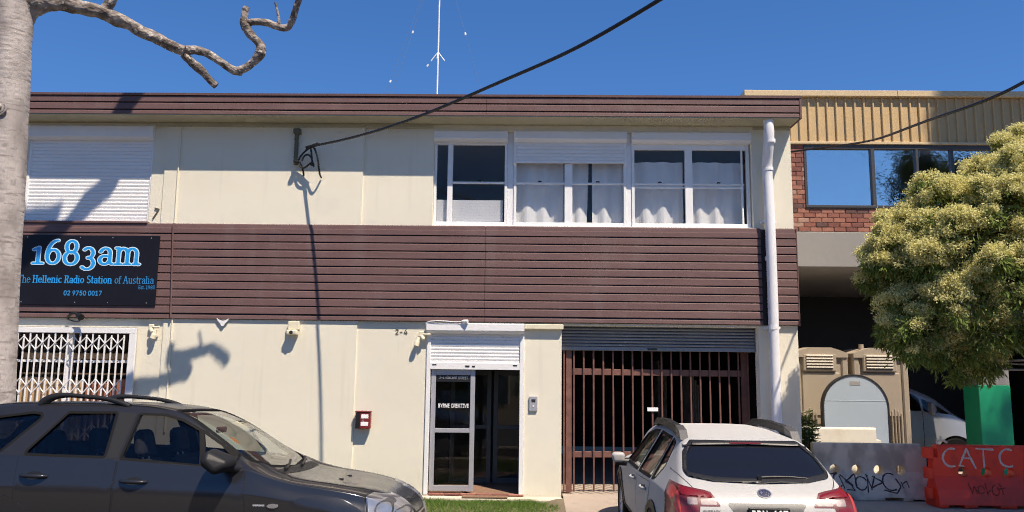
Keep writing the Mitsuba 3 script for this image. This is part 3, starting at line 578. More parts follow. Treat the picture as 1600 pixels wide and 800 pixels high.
F = part(N, 'window', cat(cb(5.665, 9.55, NY - .01, NY + .09, 6.84, 6.925, .005), cb(5.665, 9.55, NY - .03, NY + .09, 5.60, 5.655, .005)), 'mat_darkframe')
for a, b in ((5.665, 5.72), (7.03, 7.105), (7.94, 7.995), (8.655, 8.715), (9.49, 9.55)):
    part(F, 'mullion', cb(a, b, NY - .008, NY + .088, 5.656, 6.839, .005), 'mat_darkframe')
for a, b in ((5.72, 7.03), (7.105, 7.94), (7.995, 8.655), (8.715, 9.49)):
    v = [(a, NY + .05, 5.655), (b, NY + .05, 5.655), (b, NY + .05, 6.84), (a, NY + .05, 6.84)]
    part(F, 'pane', trimesh.Trimesh(v, [(0, 1, 2), (0, 2, 3)], process=False), 'mat_mirror_glass')
part(N, 'concrete_beam', cb(4.46, 13, NY - .02, NY + .45, 4.385, 5.10, .01), 'mat_greywall')
part(N, 'undercroft_ceiling', bx(4.46, 13, NY + .45, 12, 4.40, 4.60), 'mat_greywall')
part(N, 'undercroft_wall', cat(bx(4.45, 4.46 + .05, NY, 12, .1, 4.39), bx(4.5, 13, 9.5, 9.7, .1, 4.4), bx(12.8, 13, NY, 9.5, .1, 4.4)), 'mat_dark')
part(N, 'upstairs_room', bx(5.0, 12, 6.0, 6.1, 5.1, 7.6), 'mat_room')
part(N, 'column_upper', cb(8.89, 9.50, NY + .0, NY + .55, 2.072, 4.384, .01), 'mat_greywall', label='grey concrete upper part of the column')
part(N, 'column', cb(8.884, 9.506, NY - .006, NY + .556, .18, 2.07, .01), 'mat_green', label='bright green painted foot of the column')

# ---- portable toilets
def toilet(x0, lab, vent=False):
    x1, y0, y1, z0, z1 = x0 + 1.10, 3.16, 4.26, .226, 2.62
    t = thing('portable_toilet', lab, 'portable toilet', 'tan portable toilets under the brick building')
    part(t, 'cabin', bx(x0 + .05, x1 - .05, y0 + .06, y1 - .05, z0, z1), 'mat_toilet')
    for a in (x0, x1 - .13):
        part(t, 'corner_post', cb(a, a + .13, y0 + .02, y0 + .16, z0, z1 + .02, .025), 'mat_toilet'); part(t, 'corner_post', cb(a, a + .13, y1 - .15, y1, z0, z1 + .02, .025), 'mat_toilet')
    rp = [(x0 + .02, 2.60), (x1 - .02, 2.60), (x1 - .02, 2.66), (x1 - .18, 2.72), ((x0 + x1) / 2 + .2, 2.77), ((x0 + x1) / 2 - .2, 2.77), (x0 + .18, 2.72), (x0 + .02, 2.66)]
    part(t, 'roof', ext_xz(Polygon(rp).buffer(.015), y0 - .01, y1), 'mat_toilet')
    vp = part(t, 'vent_panel', cb(x0 + .19, x1 - .24, y0 - .015, y0 + .06, 2.30, 2.66, .02), 'mat_toilet')
    for k in range(5):
        z = 2.345 + k * .058
        part(vp, 'vent_gap', cb(x0 + .25, x1 - .32, y0 - .022, y0 + .02, z, z + .024, .004), 'mat_toilet_dark'); part(vp, 'louvre', ext_yz(Polygon([(y0 - .015, z + .026), (y0 - .045, z + .034), (y0 - .042, z + .052), (y0 - .015, z + .056)]), x0 + .25, x1 - .32), 'mat_barrier_cream')
    part(t, 'wall_panel', cb(x0 + .17, x1 - .17, y0 + .03, y0 + .062, 1.42, 2.28, .02), 'mat_toilet')
    for k in range(5):
        for a in (x0 + .16 + k * .062, x1 - .20 - k * .062):
            part(t, 'rib', cb(a, a + .032, y0 + .015, y0 + .062, .35, 1.58 - .04 * abs(k - 2), .012), 'mat_toilet')
    part(t, 'base', cb(x0 - .02, x1 + .02, y0 - .03, y1 + .02, .224, .32, .02), 'mat_toilet_dark')
    if vent: part(t, 'vent_pipe', cyl((x0 + .25, y0 + .2, 2.7), (x0 + .25, y0 + .2, 2.86), .05, 14), 'mat_toilet')
toilet(5.40, 'tan portable toilet standing next to the cream building')
toilet(6.60, 'tan portable toilet partly behind the flowering tree', True)
ap = unary_union([sbox(5.735, .226, 7.015, 1.61), Point(6.375, 1.61).buffer(.64, 32)])
AP = thing('arched_panel', 'grey arched panel standing upright before the portable toilets', 'panel')
part(AP, 'sheet', ext_xz(ap.buffer(-.02), 2.60, 2.64), 'mat_archpanel'); part(AP, 'rim', ext_xz(ap.difference(ap.buffer(-.028)), 2.585, 2.72), 'mat_dark')
part(AP, 'label_plate', cb(6.28, 6.48, 2.594, 2.601, 2.04, 2.12, .003), 'mat_greywall')
part(AP, 'strip', cb(5.79, 6.96, 2.594, 2.601, 1.74, 1.752, .002), 'mat_archpanel')

# ---- plastic barriers
def barrier(x0, x1, yc, z0, h, hx, hz, hr, prof, slots, m, lug=0, top_cut=True):
    b = ext_yz(Polygon([(yc + s * w, z0 + h * t) for s, seq in ((-1, prof), (1, prof[::-1])) for t, w in seq]).buffer(-.02).buffer(.02, 4), x0, x1)
    M = m3.Manifold(m3.Mesh(vert_properties=np.asarray(b.vertices, np.float32), tri_verts=np.asarray(b.faces, np.uint32)))
    for x in hx:
        M = M - m3.Manifold.cylinder(2.0, hr, hr, 28).rotate([90, 0, 0]).translate([x, yc + 1.0, hz])
    for a, c, hh in slots:
        M = M - m3.Manifold.cube([c - a, 2, hh * 2]).translate([a, yc - 1, z0 - hh])
    for x, s in ((x0, 1), (x1, -1)):                                     # notched ends
        M = M - m3.Manifold.cube([.10, 2, .30]).translate([x - (.02 if s > 0 else .08), yc - 1, z0 + h * .80])
    for k in range(lug):
        c = m3.Manifold.cylinder(.16, .085, .085, 20).translate([x0 - .03, yc, z0 + .12 + k * .31]); M = M + c
    mm = M.to_mesh(); t = trimesh.Trimesh(mm.vert_properties[:, :3], mm.tri_verts, process=True)
    return t
PR = [(0, .22), (.06, .22), (.30, .165), (.50, .085), (.97, .075), (1.0, .062)]
def face_y(yc, z0, h, z, prof=PR):
    return yc - np.interp((z - z0) / h, [t for t, w in prof], [w for t, w in prof])
def spray(key, name, strokes, w, yc, z0, h, m, label=None):
    rs = np.random.default_rng(len(strokes)); gs = []
    for s in strokes:                                                    # a hand-held can: the line swells, thins and wanders
        l = LineString(s); L = l.length; cnt = max(3, int(L / .02)); wob = np.cumsum(rs.normal(size=(cnt + 1, 2)) * .0015, axis=0)
        ps = [(l.interpolate(k / cnt, normalized=True).x + wob[k, 0], l.interpolate(k / cnt, normalized=True).y + wob[k, 1]) for k in range(cnt + 1)]; ww = w * (.75 + .7 * meshkit.noise(np.c_[np.arange(cnt + 1) * .23 + L * 9, np.zeros(cnt + 1), np.zeros(cnt + 1)]))
        gs += [unary_union([Point(ps[k]).buffer(ww[k], 5), Point(ps[k + 1]).buffer(ww[k + 1], 5)]).convex_hull for k in range(cnt)]
    gg = unary_union(gs).simplify(.001)
    out = []
    for k in range(24):
        a = z0 + h * k / 24; c = gg.intersection(sbox(-100, a, 100, a + h / 24))
        for p in polys(c):
            v, f = trimesh.creation.triangulate_polygon(p, engine='earcut'); out.append(trimesh.Trimesh(np.c_[v[:, 0], face_y(yc, z0, h, v[:, 1]) - .004, v[:, 1]], f[:, ::-1], process=False))
    part(key, name, cat(*out), m, label=label)
def barthing(nm, lab, *a, **k):
    t = thing(nm, lab, 'barrier', 'plastic road barriers in the yard'); part(t, 'shell', barrier(*a, **k), a[-1] if isinstance(a[-1], str) else k['m'], smooth=28); return t
gb = barthing('road_barrier', 'grey plastic road barrier with four round holes and black graffiti', 4.70, 6.62, .55, .226, .90, (5.105, 5.465, 5.827, 6.189), .70, .082, PR, ((4.95, 5.35, .05), (5.85, 6.15, .055), (6.3, 6.5, .03)), 'mat_barrier_grey')
sg = [[(4.98, .63), (5.12, .65), (5.06, .62), (5.02, .43), (5.10, .38), (5.17, .45)], [(5.16, .60), (5.22, .42)], [(5.18, .62), (5.36, .46), (5.24, .53), (5.40, .64)], [(5.26, .40), (5.38, .38), (5.30, .5)], [(5.42, .62), (5.42, .42)], A(5.50, .50, .09, .10, 20, 330), [(5.60, .63), (5.66, .41)], [(5.62, .62), (5.60, .36)], [(5.70, .60), (5.86, .52), (5.66, .44), (5.73, .62)],
      A(5.98, .52, .13, .13, 60, 300), [(5.86, .40), (6.06, .35), (6.13, .45), (6.07, .57)], [(6.15, .52), (6.18, .43)], [(6.18, .50), (6.24, .53), (6.26, .44)]]
spray(gb, 'graffiti', sg, .009, .55, .226, .90, 'mat_spray_black', 'black scrawled tag')
rd = barthing('road_barrier', 'orange red plastic road barrier with white sprayed letters', 6.42, 8.40, -.06, .226, .945, (6.885, 7.24, 7.595, 7.95), .765, .082, PR, ((6.55, 6.80, .05), (7.0, 7.35, .05), (7.6, 7.9, .05)), 'mat_barrier_red', lug=3)
wl = [A(6.72, .985, .13, .135, 70, 290), [(6.82, .86), (6.89, .85)], [(6.83, .86), (6.95, 1.12), (7.08, .83)], [(6.87, .98), (7.02, .97)], [(7.11, 1.125), (7.36, 1.12)], [(7.22, 1.12), (7.215, .845)], A(7.60, .985, .14, .13, 70, 290)]
spray(rd, 'lettering', wl, .014, -.06, .226, .945, 'mat_spray_white', 'white sprayed letters C A T C')
dl = [[(6.92, .60), (6.95, .44), (7.0, .55), (7.03, .44)], A(7.10, .50, .05, .06, 0, 330), [(7.18, .60), (7.19, .44), (7.25, .5)], A(7.32, .5, .05, .07, 90, 400), [(7.40, .6), (7.42, .44)], [(7.38, .52), (7.47, .54)]]
spray(rd, 'faint_tag', dl, .007, -.06, .226, .945, 'mat_spray_dark')
part(rd, 'hose_fitting', cat(tube([(6.55, -.06, 1.17), (6.55, -.06, 1.22), (6.62, -.06, 1.235), (6.70, -.06, 1.20)], .018, 8, 3), cyl((6.60, -.06, 1.23), (6.60, -.06, 1.30), .016, 8)), 'mat_barrier_grey')
cr = barthing('road_barrier', 'cream plastic road barrier in front of the arched panel', 4.78, 6.42, 1.75, .226, 1.07, (5.2, 5.6, 6.0), .60, .05, PR, ((5.0, 5.3, .05), (5.9, 6.2, .05)), 'mat_barrier_cream')

# ---- van in the undercroft, and the flowering shrub
SHC = rng
def lance(n, centre, spread, ln, wd, droop, seed, col):
    """n lance-shaped leaves round the centres, as one mesh with a colour per vertex"""
    r = np.random.default_rng(seed); c = centre[r.integers(len(centre), size=n)] + r.normal(size=(n, 3)) * spread
    d = r.normal(size=(n, 3)) * [1, 1, .55] - [0, 0, droop]; d /= np.linalg.norm(d, axis=1, keepdims=True)
    s = np.cross(d, r.normal(size=(n, 3))); s /= np.linalg.norm(s, axis=1, keepdims=True); L = ln * r.uniform(.7, 1.25, (n, 1)); W = wd * r.uniform(.7, 1.2, (n, 1))
    nn = np.cross(d, s); mid = c + d * L * .5 + nn * L * .06
    V = np.stack([c, mid - s * W / 2, c + d * L, mid + s * W / 2], 1).reshape(-1, 3); b = np.arange(n)[:, None] * 4
    Fc = np.vstack([b + [0, 1, 2], b + [0, 2, 3]]); t = r.uniform(0, 1, (n, 1)); C = np.asarray(col[0]) * (1 - t) + np.asarray(col[1]) * t
    return V, Fc, np.repeat(C, 4, 0)
st = []; r_ = np.random.default_rng(21); cen = []
SH = thing('shrub', 'small dark shrub with narrow leaves between white car and cream barrier', 'shrub')
for k in range(9):
    a = r_.uniform(0, 6.28); tip = np.array([4.72 + .30 * math.cos(a) * r_.uniform(.3, 1), .95 + .25 * math.sin(a), r_.uniform(1.15, 1.62)])
    p = np.array([[4.74, .98, .22], (np.array([4.74, .98, .22]) * .4 + tip * .6) + r_.normal(size=3) * .03, tip]); st.append(tube(p, [.012, .008, .004], 6, 4))
    cen += [p[1] * (1 - t) + p[2] * t for t in np.linspace(-.3, 1, 12)]
part(SH, 'stems', cat(*st), 'mat_bark')
V, Fc, C = lance(1100, np.array(cen), .05, .14, .028, .1, 5, ((.030, .055, .016), (.075, .11, .035)))
part(SH, 'leaves', trimesh.Trimesh(V, Fc, process=False), 'mat_leaf', color=C, kind='stuff')
# ------------------------------------------------------------------ cars
def bspl2(P, n):
    """clamped quadratic B-spline through a control polygon, n samples"""
    P = np.asarray(P, float); m = len(P) - 2; t = np.linspace(0, m - 1e-9, n); i = t.astype(int); u = (t - i)[:, None]
    A0 = np.where((i == 0)[:, None], P[i], (P[i] + P[i + 1]) / 2); A2 = np.where((i == m - 1)[:, None], P[i + 2], (P[i + 1] + P[i + 2]) / 2)
    return A0 * (1 - u) ** 2 + 2 * P[i + 1] * u * (1 - u) + A2 * u ** 2
class Car:
    """a body lofted from cross sections; parts are cut out of or lifted off its skin. Local axes: X forwards, Y to the left, Z up"""
    def __init__(s, cur, place, nst=150, nsec=46):
        s.f = {k: PchipInterpolator(cur['x'], v) for k, v in cur.items() if k != 'x'}; s.x0, s.x1 = cur['x'][0], cur['x'][-1]
        s.place = place; u = np.linspace(0, np.pi, nst); xs = s.x0 + (s.x1 - s.x0) * (0.5 - 0.5 * np.cos(u)) * .5 + (s.x1 - s.x0) * .5 * np.linspace(0, 1, nst); s.xs = np.unique(np.r_[xs])
        s.nsec = nsec; s.outer = s.loft(); s.tri = np.asarray(s.outer.vertices)[s.outer.faces]
    def section(s, x, off=0.0, zlo=None):
        q = {k: float(f(x)) for k, f in s.f.items()}
        P = [(0, q['zb']), (q['wb'] * .8, q['zb']), (q['wb'], q['zb'] + .01), (q['wm'] - .014, q['zb'] + .14), (q['wm'] + .003, q['zm'] - .012), (q['wm'] + .002, q['zm'] + .012), (q['wt'] + .004, q['zt'] - .05), (q['wt'], q['zt']), (q['wt'] - .012, q['zt'] + .02),
             (q['wr'] + .055, q['zr'] - .09), (q['wr'] + .012, q['zr'] - .015), (q['wr'] - .07, (q['zr'] + q['zc']) / 2 + .012), (q['wr'] * .5, q['zc'] - .004), (0, q['zc'])]
        zt = q['zt']
        if q['zr'] - .09 < zt + .03:                                     # bonnet and boot stations: the shoulder rolls over
            P[8] = (q['wt'] - .01, min(zt + .012, q['zr'])); P[9] = ((q['wt'] + q['wr']) / 2 + .02, (zt + q['zr']) / 2 + .012)
        S = bspl2(P, s.nsec)
        if off:
            S = S.copy(); c = np.array([0, (q['zb'] + q['zc']) / 2]); w = S[:, 0].max(); h = (S[:, 1].max() - S[:, 1].min()) / 2
            S[:, 0] *= max(.2, (w - off) / w); S[:, 1] = c[1] + (S[:, 1] - c[1]) * max(.2, (h - off) / h)
            if zlo is not None: S[:, 1] = np.maximum(S[:, 1], zlo + .001 * np.arange(len(S)) / len(S))
        return S
    def loft(s, off=0.0, xa=None, xb=None, zlo=None):
        xs = s.xs if xa is None else s.xs[(s.xs > xa) & (s.xs < xb)]; rings = []
        for x in xs:
            S = s.section(x, off, zlo); L = np.vstack([S, (S * [-1, 1])[-2:0:-1]]); rings.append(np.c_[np.full(len(L), x), L])
        n = len(rings[0]); V = np.vstack(rings + [rings[0].mean(0)[None], rings[-1].mean(0)[None]]); L = len(xs)
        i, j = np.meshgrid(np.arange(L - 1), np.arange(n), indexing='ij'); k = (j + 1) % n
        a, b, c, d = (i * n + j).ravel(), (i * n + k).ravel(), ((i + 1) * n + k).ravel(), ((i + 1) * n + j).ravel()
        F = np.vstack([np.c_[a, b, c], np.c_[a, c, d]]); j = np.arange(n); k = (j + 1) % n
        F = np.vstack([F, np.c_[np.full(n, L * n), k, j], np.c_[np.full(n, L * n + 1), (L - 1) * n + j, (L - 1) * n + k]])
        m = trimesh.Trimesh(V, F, process=False)
        if m.volume < 0: m.invert()
        return m
    def man(s, m):
        return m3.Manifold(m3.Mesh(vert_properties=np.asarray(m.vertices, np.float32), tri_verts=np.asarray(m.faces, np.uint32)))
    AX = {'side': (0, 2, 1), 'top': (0, 1, 2), 'end': (1, 2, 0)}
    def project(s, pts, view, sign):
        a, b, c = s.AX[view]; T = s.tri; A_, B_, C_ = (T[:, i][:, [a, b]] for i in range(3)); det = (B_[:, 0] - A_[:, 0]) * (C_[:, 1] - A_[:, 1]) - (C_[:, 0] - A_[:, 0]) * (B_[:, 1] - A_[:, 1])
        ok = np.abs(det) > 1e-9; A_, B_, C_, det, H = A_[ok], B_[ok], C_[ok], det[ok], T[ok][:, :, c]; lo, hi = np.minimum(np.minimum(A_, B_), C_), np.maximum(np.maximum(A_, B_), C_); out = np.full(len(pts), np.nan)
        for n, p in enumerate(pts):
            k = np.nonzero((lo[:, 0] <= p[0] + 1e-6) & (hi[:, 0] >= p[0] - 1e-6) & (lo[:, 1] <= p[1] + 1e-6) & (hi[:, 1] >= p[1] - 1e-6))[0]
            if len(k) == 0: continue
            d = p - A_[k]; e1, e2 = B_[k] - A_[k], C_[k] - A_[k]; u = (d[:, 0] * e2[:, 1] - d[:, 1] * e2[:, 0]) / det[k]; v = (e1[:, 0] * d[:, 1] - e1[:, 1] * d[:, 0]) / det[k]
            q = (u > -1e-4) & (v > -1e-4) & (u + v < 1.0002)
            if q.any():
                h = H[k[q], 0] + u[q] * (H[k[q], 1] - H[k[q], 0]) + v[q] * (H[k[q], 2] - H[k[q], 0]); out[n] = h.max() if sign > 0 else h.min()
        bad = np.isnan(out)
        if bad.any():
            good = ~bad
            if not good.any(): out[:] = 0
            else:
                for n in np.nonzero(bad)[0]: out[n] = out[good][np.argmin(((pts[good] - pts[n]) ** 2).sum(1))]
        return out
    def lift(s, poly, view, sign, off=0.003, thick=0.0, cell=.06):
        """the part of the skin over a shape drawn in that view, moved out by off; thick closes it downwards"""
        a, b, c = s.AX[view]; x0, y0, x1, y1 = poly.bounds; vs, fs = [], []; nv = 0
        for i in np.arange(math.floor(x0 / cell), math.ceil(x1 / cell)):
            for j in np.arange(math.floor(y0 / cell), math.ceil(y1 / cell)):
                for p in polys(poly.intersection(sbox(i * cell, j * cell, (i + 1) * cell, (j + 1) * cell))):
                    v, f = trimesh.creation.triangulate_polygon(p, engine='earcut'); vs.append(v); fs.append(f + nv); nv += len(v)
        v, f = np.vstack(vs), np.vstack(fs); key = np.round(v * 1e5).astype(np.int64); _, first, inv = np.unique(key, axis=0, return_index=True, return_inverse=True); inv = inv.ravel(); v = v[first]; f = inv[f]
        f = f[(f[:, 0] != f[:, 1]) & (f[:, 1] != f[:, 2]) & (f[:, 0] != f[:, 2])]
        h = s.project(v, view, sign); V = np.zeros((len(v), 3)); V[:, a], V[:, b], V[:, c] = v[:, 0], v[:, 1], h + sign * off
        m = trimesh.Trimesh(V, f, process=False); n = m.face_normals[:, c].sum() * sign
        if n < 0: m.invert()
        if thick:
            V2 = V.copy(); V2[:, c] -= sign * thick; e = np.sort(m.edges, axis=1); u, cnt = np.unique(e, axis=0, return_counts=True); bs = set(map(tuple, u[cnt == 1])); W = []
            for p, q in m.edges:
                if tuple(sorted((p, q))) in bs: W += [(p, p + len(V), q + len(V)), (p, q + len(V), q)]
            m = trimesh.Trimesh(np.vstack([V, V2]), np.vstack([m.faces, W]), process=False)
        return m
    def skin(s, poly, view, lo, hi, off=.006, depth=.02, also=()):
        """a shell piece of the skin inside a prism, proud by off: it follows the body round corners"""
        k = (off, depth)
        if not hasattr(s, 'shells'): s.shells = {}
        if k not in s.shells: s.shells[k] = s.man(s.loft(-off)) - s.man(s.loft(depth, s.x0 + depth, s.x1 - depth))
        M = s.shells[k] ^ prism(poly, view, lo, hi)
        for p, v, a, b in also: M = M ^ prism(p, v, a, b)
        return tomesh(M)
    def P(s, key, name, mesh, m, smooth=False, **k):
        mm = mesh.copy(); mm.vertices = s.place(np.asarray(mm.vertices)); return part(key, name, mm, m, smooth=smooth, **k)
def prism(poly, view, lo, hi):
    m = {'side': lambda: ext_xz(poly, lo, hi), 'top': lambda: move(ext(poly, hi - lo), (0, 0, lo)), 'end': lambda: ext_yz(poly, lo, hi)}[view]()
    if m.volume < 0: m.invert()
    return m3.Manifold(m3.Mesh(vert_properties=np.asarray(m.vertices, np.float32), tri_verts=np.asarray(m.faces, np.uint32)))
def rp(pts, r=.03):
    p = Polygon(pts); return p.buffer(-r).buffer(r, 6) if r else p
def tomesh(M):
    q = M.to_mesh(); return trimesh.Trimesh(q.vert_properties[:, :3].astype(float), q.tri_verts, process=False)
def wheel(car, key, x, y, r, w, rimr, side):
    prof = [(r * .62, -w / 2), (r * .93, -w / 2), (r, -w * .36), (r, w * .36), (r * .93, w / 2), (r * .62, w / 2)]
    t = move(lathe(prof + prof[:1], 44, 'y'), (x, y, r)); k = car.P(key, 'wheel', t, 'mat_rubber', smooth=35)
    rim = [lathe([(rimr, -w * .3), (rimr, w * .44), (rimr * .93, w * .47), (rimr * .90, w * .30), (.01, w * .30)], 40, 'y')]
    for i in range(10):
        a = i * 2 * math.pi / 10; sp = cb(.03, rimr * .92, -.0, w * .14, -.016, .016, .006); sp.apply_transform(trimesh.transformations.rotation_matrix(a, [0, 1, 0])); sp.apply_translation([0, w * .30, 0]); rim.append(sp)
    rm = cat(*rim)
    if side < 0: rm.vertices[:, 1] *= -1; rm.invert()
    rm.apply_translation([x, y, r]); car.P(k, 'rim', rm, 'mat_alu', smooth=30)
def seat(car, name, x, y, lab, z=.62, hz=1.18):
    t = thing(name, lab, 'car seat')
    return t
def headrest_seat(car, key, x, y, z0=.62):
    b = m3.Manifold.batch_hull([m3.Manifold.sphere(.07, 16).translate(p) for p in ((x - .10, y - .19, z0 + .52), (x - .10, y + .19, z0 + .52), (x + .05, y - .20, z0), (x + .05, y + .20, z0), (x - .02, y - .2, z0 + .25), (x - .02, y + .2, z0 + .25))]) if hasattr(m3.Manifold, 'batch_hull') else None
    k = car.P(key, 'seat', tomesh(b), 'mat_seat', smooth=50)
    h = m3.Manifold.batch_hull([m3.Manifold.sphere(.055, 16).translate(p) for p in ((x - .14, y - .10, z0 + .66), (x - .14, y + .10, z0 + .66), (x - .17, y - .07, z0 + .80), (x - .17, y + .07, z0 + .80))])
    car.P(k, 'headrest', tomesh(h), 'mat_seat', smooth=50)
    car.P(k, 'headrest_post', cat(cyl((x - .12, y - .06, z0 + .5), (x - .14, y - .06, z0 + .66), .008, 8), cyl((x - .12, y + .06, z0 + .5), (x - .14, y + .06, z0 + .66), .008, 8)), 'mat_chrome')

# ---- dark grey wagon parked along the kerb, nose to the right
SV = thing('parked_car', 'dark grey wagon parked along the kerb below the radio sign', 'car')
cx = [-3.92, -3.86, -3.72, -3.45, -3.2, -2.9, -2.3, -1.76, -1.4, -1.2, -1.0, -.8, -.6, -.42, -.2, .04, .30, .47, .60, .70, .77, .81]
cur = dict(x=cx,
  zc=[.72, .98, 1.24, 1.53, 1.645, 1.680, 1.688, 1.672, 1.615, 1.540, 1.435, 1.312, 1.190, 1.085, 1.025, .990, .955, .918, .872, .815, .725, .57],
  zr=[.66, .94, 1.20, 1.50, 1.610, 1.648, 1.655, 1.638, 1.582, 1.508, 1.405, 1.285, 1.165, 1.070, 1.020, .990, .948, .905, .856, .794, .692, .535],
  wr=[.52, .58, .60, .61, .60, .59, .585, .58, .585, .60, .62, .645, .67, .69, .70, .68, .63, .57, .50, .43, .34, .22],
  zt=[.60, .84, 1.06, 1.20, 1.215, 1.215, 1.205, 1.185, 1.165, 1.155, 1.145, 1.132, 1.115, 1.060, 1.005, .970, .925, .875, .820, .755, .655, .50],
  wt=[.62, .74, .82, .87, .885, .893, .90, .90, .90, .90, .90, .90, .90, .90, .895, .885, .85, .80, .73, .64, .52, .36],
  wm=[.70, .80, .87, .91, .925, .935, .94, .94, .94, .94, .94, .94, .94, .94, .935, .925, .89, .84, .77, .68, .56, .40],
  zm=[.50, .68, .84, .93, .955, .96, .96, .955, .95, .945, .94, .935, .925, .905, .87, .84, .79, .74, .68, .62, .55, .46],
  wb=[.60, .70, .78, .82, .84, .84, .84, .84, .84, .84, .84, .84, .84, .84, .84, .83, .80, .75, .68, .58, .46, .30],
  zb=[.45, .38, .33, .30, .28, .27, .26, .26, .26, .26, .26, .26, .26, .26, .26, .25, .24, .24, .25, .27, .30, .36])
SX, SYc, SZ = -1.78, -5.23, 0.28
suv = Car(cur, lambda v: np.c_[v[:, 0] + SX, v[:, 1] + SYc + .045 * v[:, 2], v[:, 2] + SZ - .042 - .045 * v[:, 1]])   # leans with the camber of the road
wf = rp([(-1.735, 1.196), (-1.735, 1.585), (-1.50, 1.578), (-1.33, 1.535), (-1.10, 1.425), (-.93, 1.325), (-.74, 1.170), (-.715, 1.128), (-.80, 1.130)], .025)
wr_ = rp([(-2.60, 1.222), (-2.375, 1.590), (-1.93, 1.596), (-1.86, 1.205)], .03)
wq = rp([(-3.45, 1.25), (-3.30, 1.50), (-2.70, 1.585), (-2.56, 1.575), (-2.80, 1.24)], .04)
ws = rp([(-1.44, -.52), (-1.44, .52), (-1.10, .615), (-.66, .70), (-.50, .55), (-.43, 0), (-.50, -.55), (-.66, -.70), (-1.10, -.615)], .05)
wtail = rp([(-3.42, -.50), (-3.42, .50), (-3.68, .56), (-3.68, -.56)], .05)
body = suv.man(suv.outer)
cav = suv.man(suv.loft(.065, -3.55, -.55, .42))
body = body - cav
for p in (wf, wr_, wq): body = body - prism(p, 'side', -1.2, 1.2)
body = body - prism(ws, 'top', 1.06, 2.0) - prism(wtail, 'top', 1.24, 2.0)
for ax in (0.02, -2.822):
    body = body - m3.Manifold.cylinder(2.2, .415, .415, 48).rotate([90, 0, 0]).translate([ax, 1.1, .365])
suv.P(SV, 'body', tomesh(body), 'mat_suv', smooth=32)
floor_ = bx(-3.5, .6, -.8, .8, .30, .34); suv.P(SV, 'floor_pan', floor_, 'mat_black')
for sgn in (-1, 1):
    suv.P(SV, 'side_window', suv.lift(wf, 'side', sgn, -.014), 'mat_glass_tint', smooth=True); suv.P(SV, 'side_window', suv.lift(wr_, 'side', sgn, -.014), 'mat_glass_dark', smooth=True, label='dark tinted rear door window'); suv.P(SV, 'side_window', suv.lift(wq, 'side', sgn, -.014), 'mat_glass_dark', smooth=True)
    for w_ in (wf, wr_, wq): suv.P(SV, 'window_seal', suv.lift(w_.buffer(.006).difference(w_.buffer(-.016)), 'side', sgn, .0025, .02), 'mat_rubber')
    dfp = rp([(-1.74, .36), (-1.74, 1.196), (-.715, 1.128), (-.625, 1.085), (-.60, .78), (-.62, .36)], .03); drp = rp([(-2.36, .55), (-2.60, .86), (-2.62, 1.222), (-1.86, 1.205), (-1.752, 1.195), (-1.752, .36), (-2.25, .36)], .03)
    for d in (dfp, drp):
        k = suv.P(SV, 'door', suv.lift(d.buffer(-.004), 'side', sgn, .0035, .006), 'mat_suv', smooth=30)
        suv.P(k, 'gap', suv.lift(d.buffer(.003).difference(d.buffer(-.004)), 'side', sgn, .0012), 'mat_black')
        hx = -1.69 if d is dfp else -2.66 + .0; hx2 = hx + .235; hz = 1.02 if d is dfp else 1.055
        if d is drp: hx, hx2 = -2.56, -2.325
        yy = float(suv.project(np.array([[(hx + hx2) / 2, hz]]), 'side', sgn)[0])
        suv.P(k, 'handle_recess', suv.lift(affinity.scale(Point((hx + hx2) / 2, hz + .005).buffer(1, 12), .07, .030), 'side', sgn, .0042), 'mat_black')
        suv.P(k, 'handle', tube([(hx, yy + sgn * .004, hz), (hx + .04, yy + sgn * .032, hz), (hx2 - .04, yy + sgn * .032, hz - .003), (hx2, yy + sgn * .004, hz - .004)], [.012, .017, .017, .011], 12, 4), 'mat_suv', smooth=50)
    bp_ = Polygon([(-1.845, 1.21), (-1.915, 1.592), (-1.755, 1.584), (-1.757, 1.20)]); suv.P(SV, 'door_pillar', suv.lift(bp_, 'side', sgn, .003), 'mat_plastic', smooth=True)
    suv.P(SV, 'roof_ditch', suv.lift(Polygon([(-3.2, .545), (-1.5, .535), (-1.5, .550), (-3.2, .560)]) if sgn > 0 else Polygon([(-3.2, -.545), (-1.5, -.535), (-1.5, -.550), (-3.2, -.560)]), 'top', 1, .002), 'mat_rubber')
    suv.P(SV, 'window_divider', suv.lift(Polygon([(-1.03, 1.14), (-1.17, 1.45), (-1.13, 1.445), (-.985, 1.14)]), 'side', sgn, .001, .02), 'mat_rubber')
    fl = Point(.02, .365).buffer(.56, 32).difference(Point(.02, .365).buffer(.415, 32)).intersection(sbox(-1, .40, 1, 1.2)).intersection(Polygon([(-.75, .3), (-.6, .95), (.44, .93), (.52, .3)])); suv.P(SV, 'wheel_arch', suv.lift(fl, 'side', sgn, .012, .03), 'mat_suv', smooth=30)
    fl2 = Point(-2.822, .365).buffer(.54, 32).difference(Point(-2.822, .365).buffer(.415, 32)).intersection(sbox(-4, .40, 1, 1.2)); suv.P(SV, 'wheel_arch', suv.lift(fl2, 'side', sgn, .012, .03), 'mat_suv', smooth=30)
    wheel(suv, SV, .02, sgn * .83, .365, .235, .235, sgn); wheel(suv, SV, -2.822, sgn * .83, .365, .235, .235, sgn)
    hl = rp([(.40, .925), (.66, .875), (.77, .80), (.80, .62), (.70, .58), (.50, .66), (.43, .74)], .02)
    lo_, hi_ = (-1.2, -.33) if sgn < 0 else (.33, 1.2)
    k = suv.P(SV, 'headlight', suv.skin(hl, 'side', lo_, hi_, .005, .02), 'mat_headlight', smooth=25); suv.P(k, 'seal', suv.skin(hl.buffer(.012).difference(hl.buffer(.001)), 'side', lo_, hi_, .002, .02), 'mat_black')
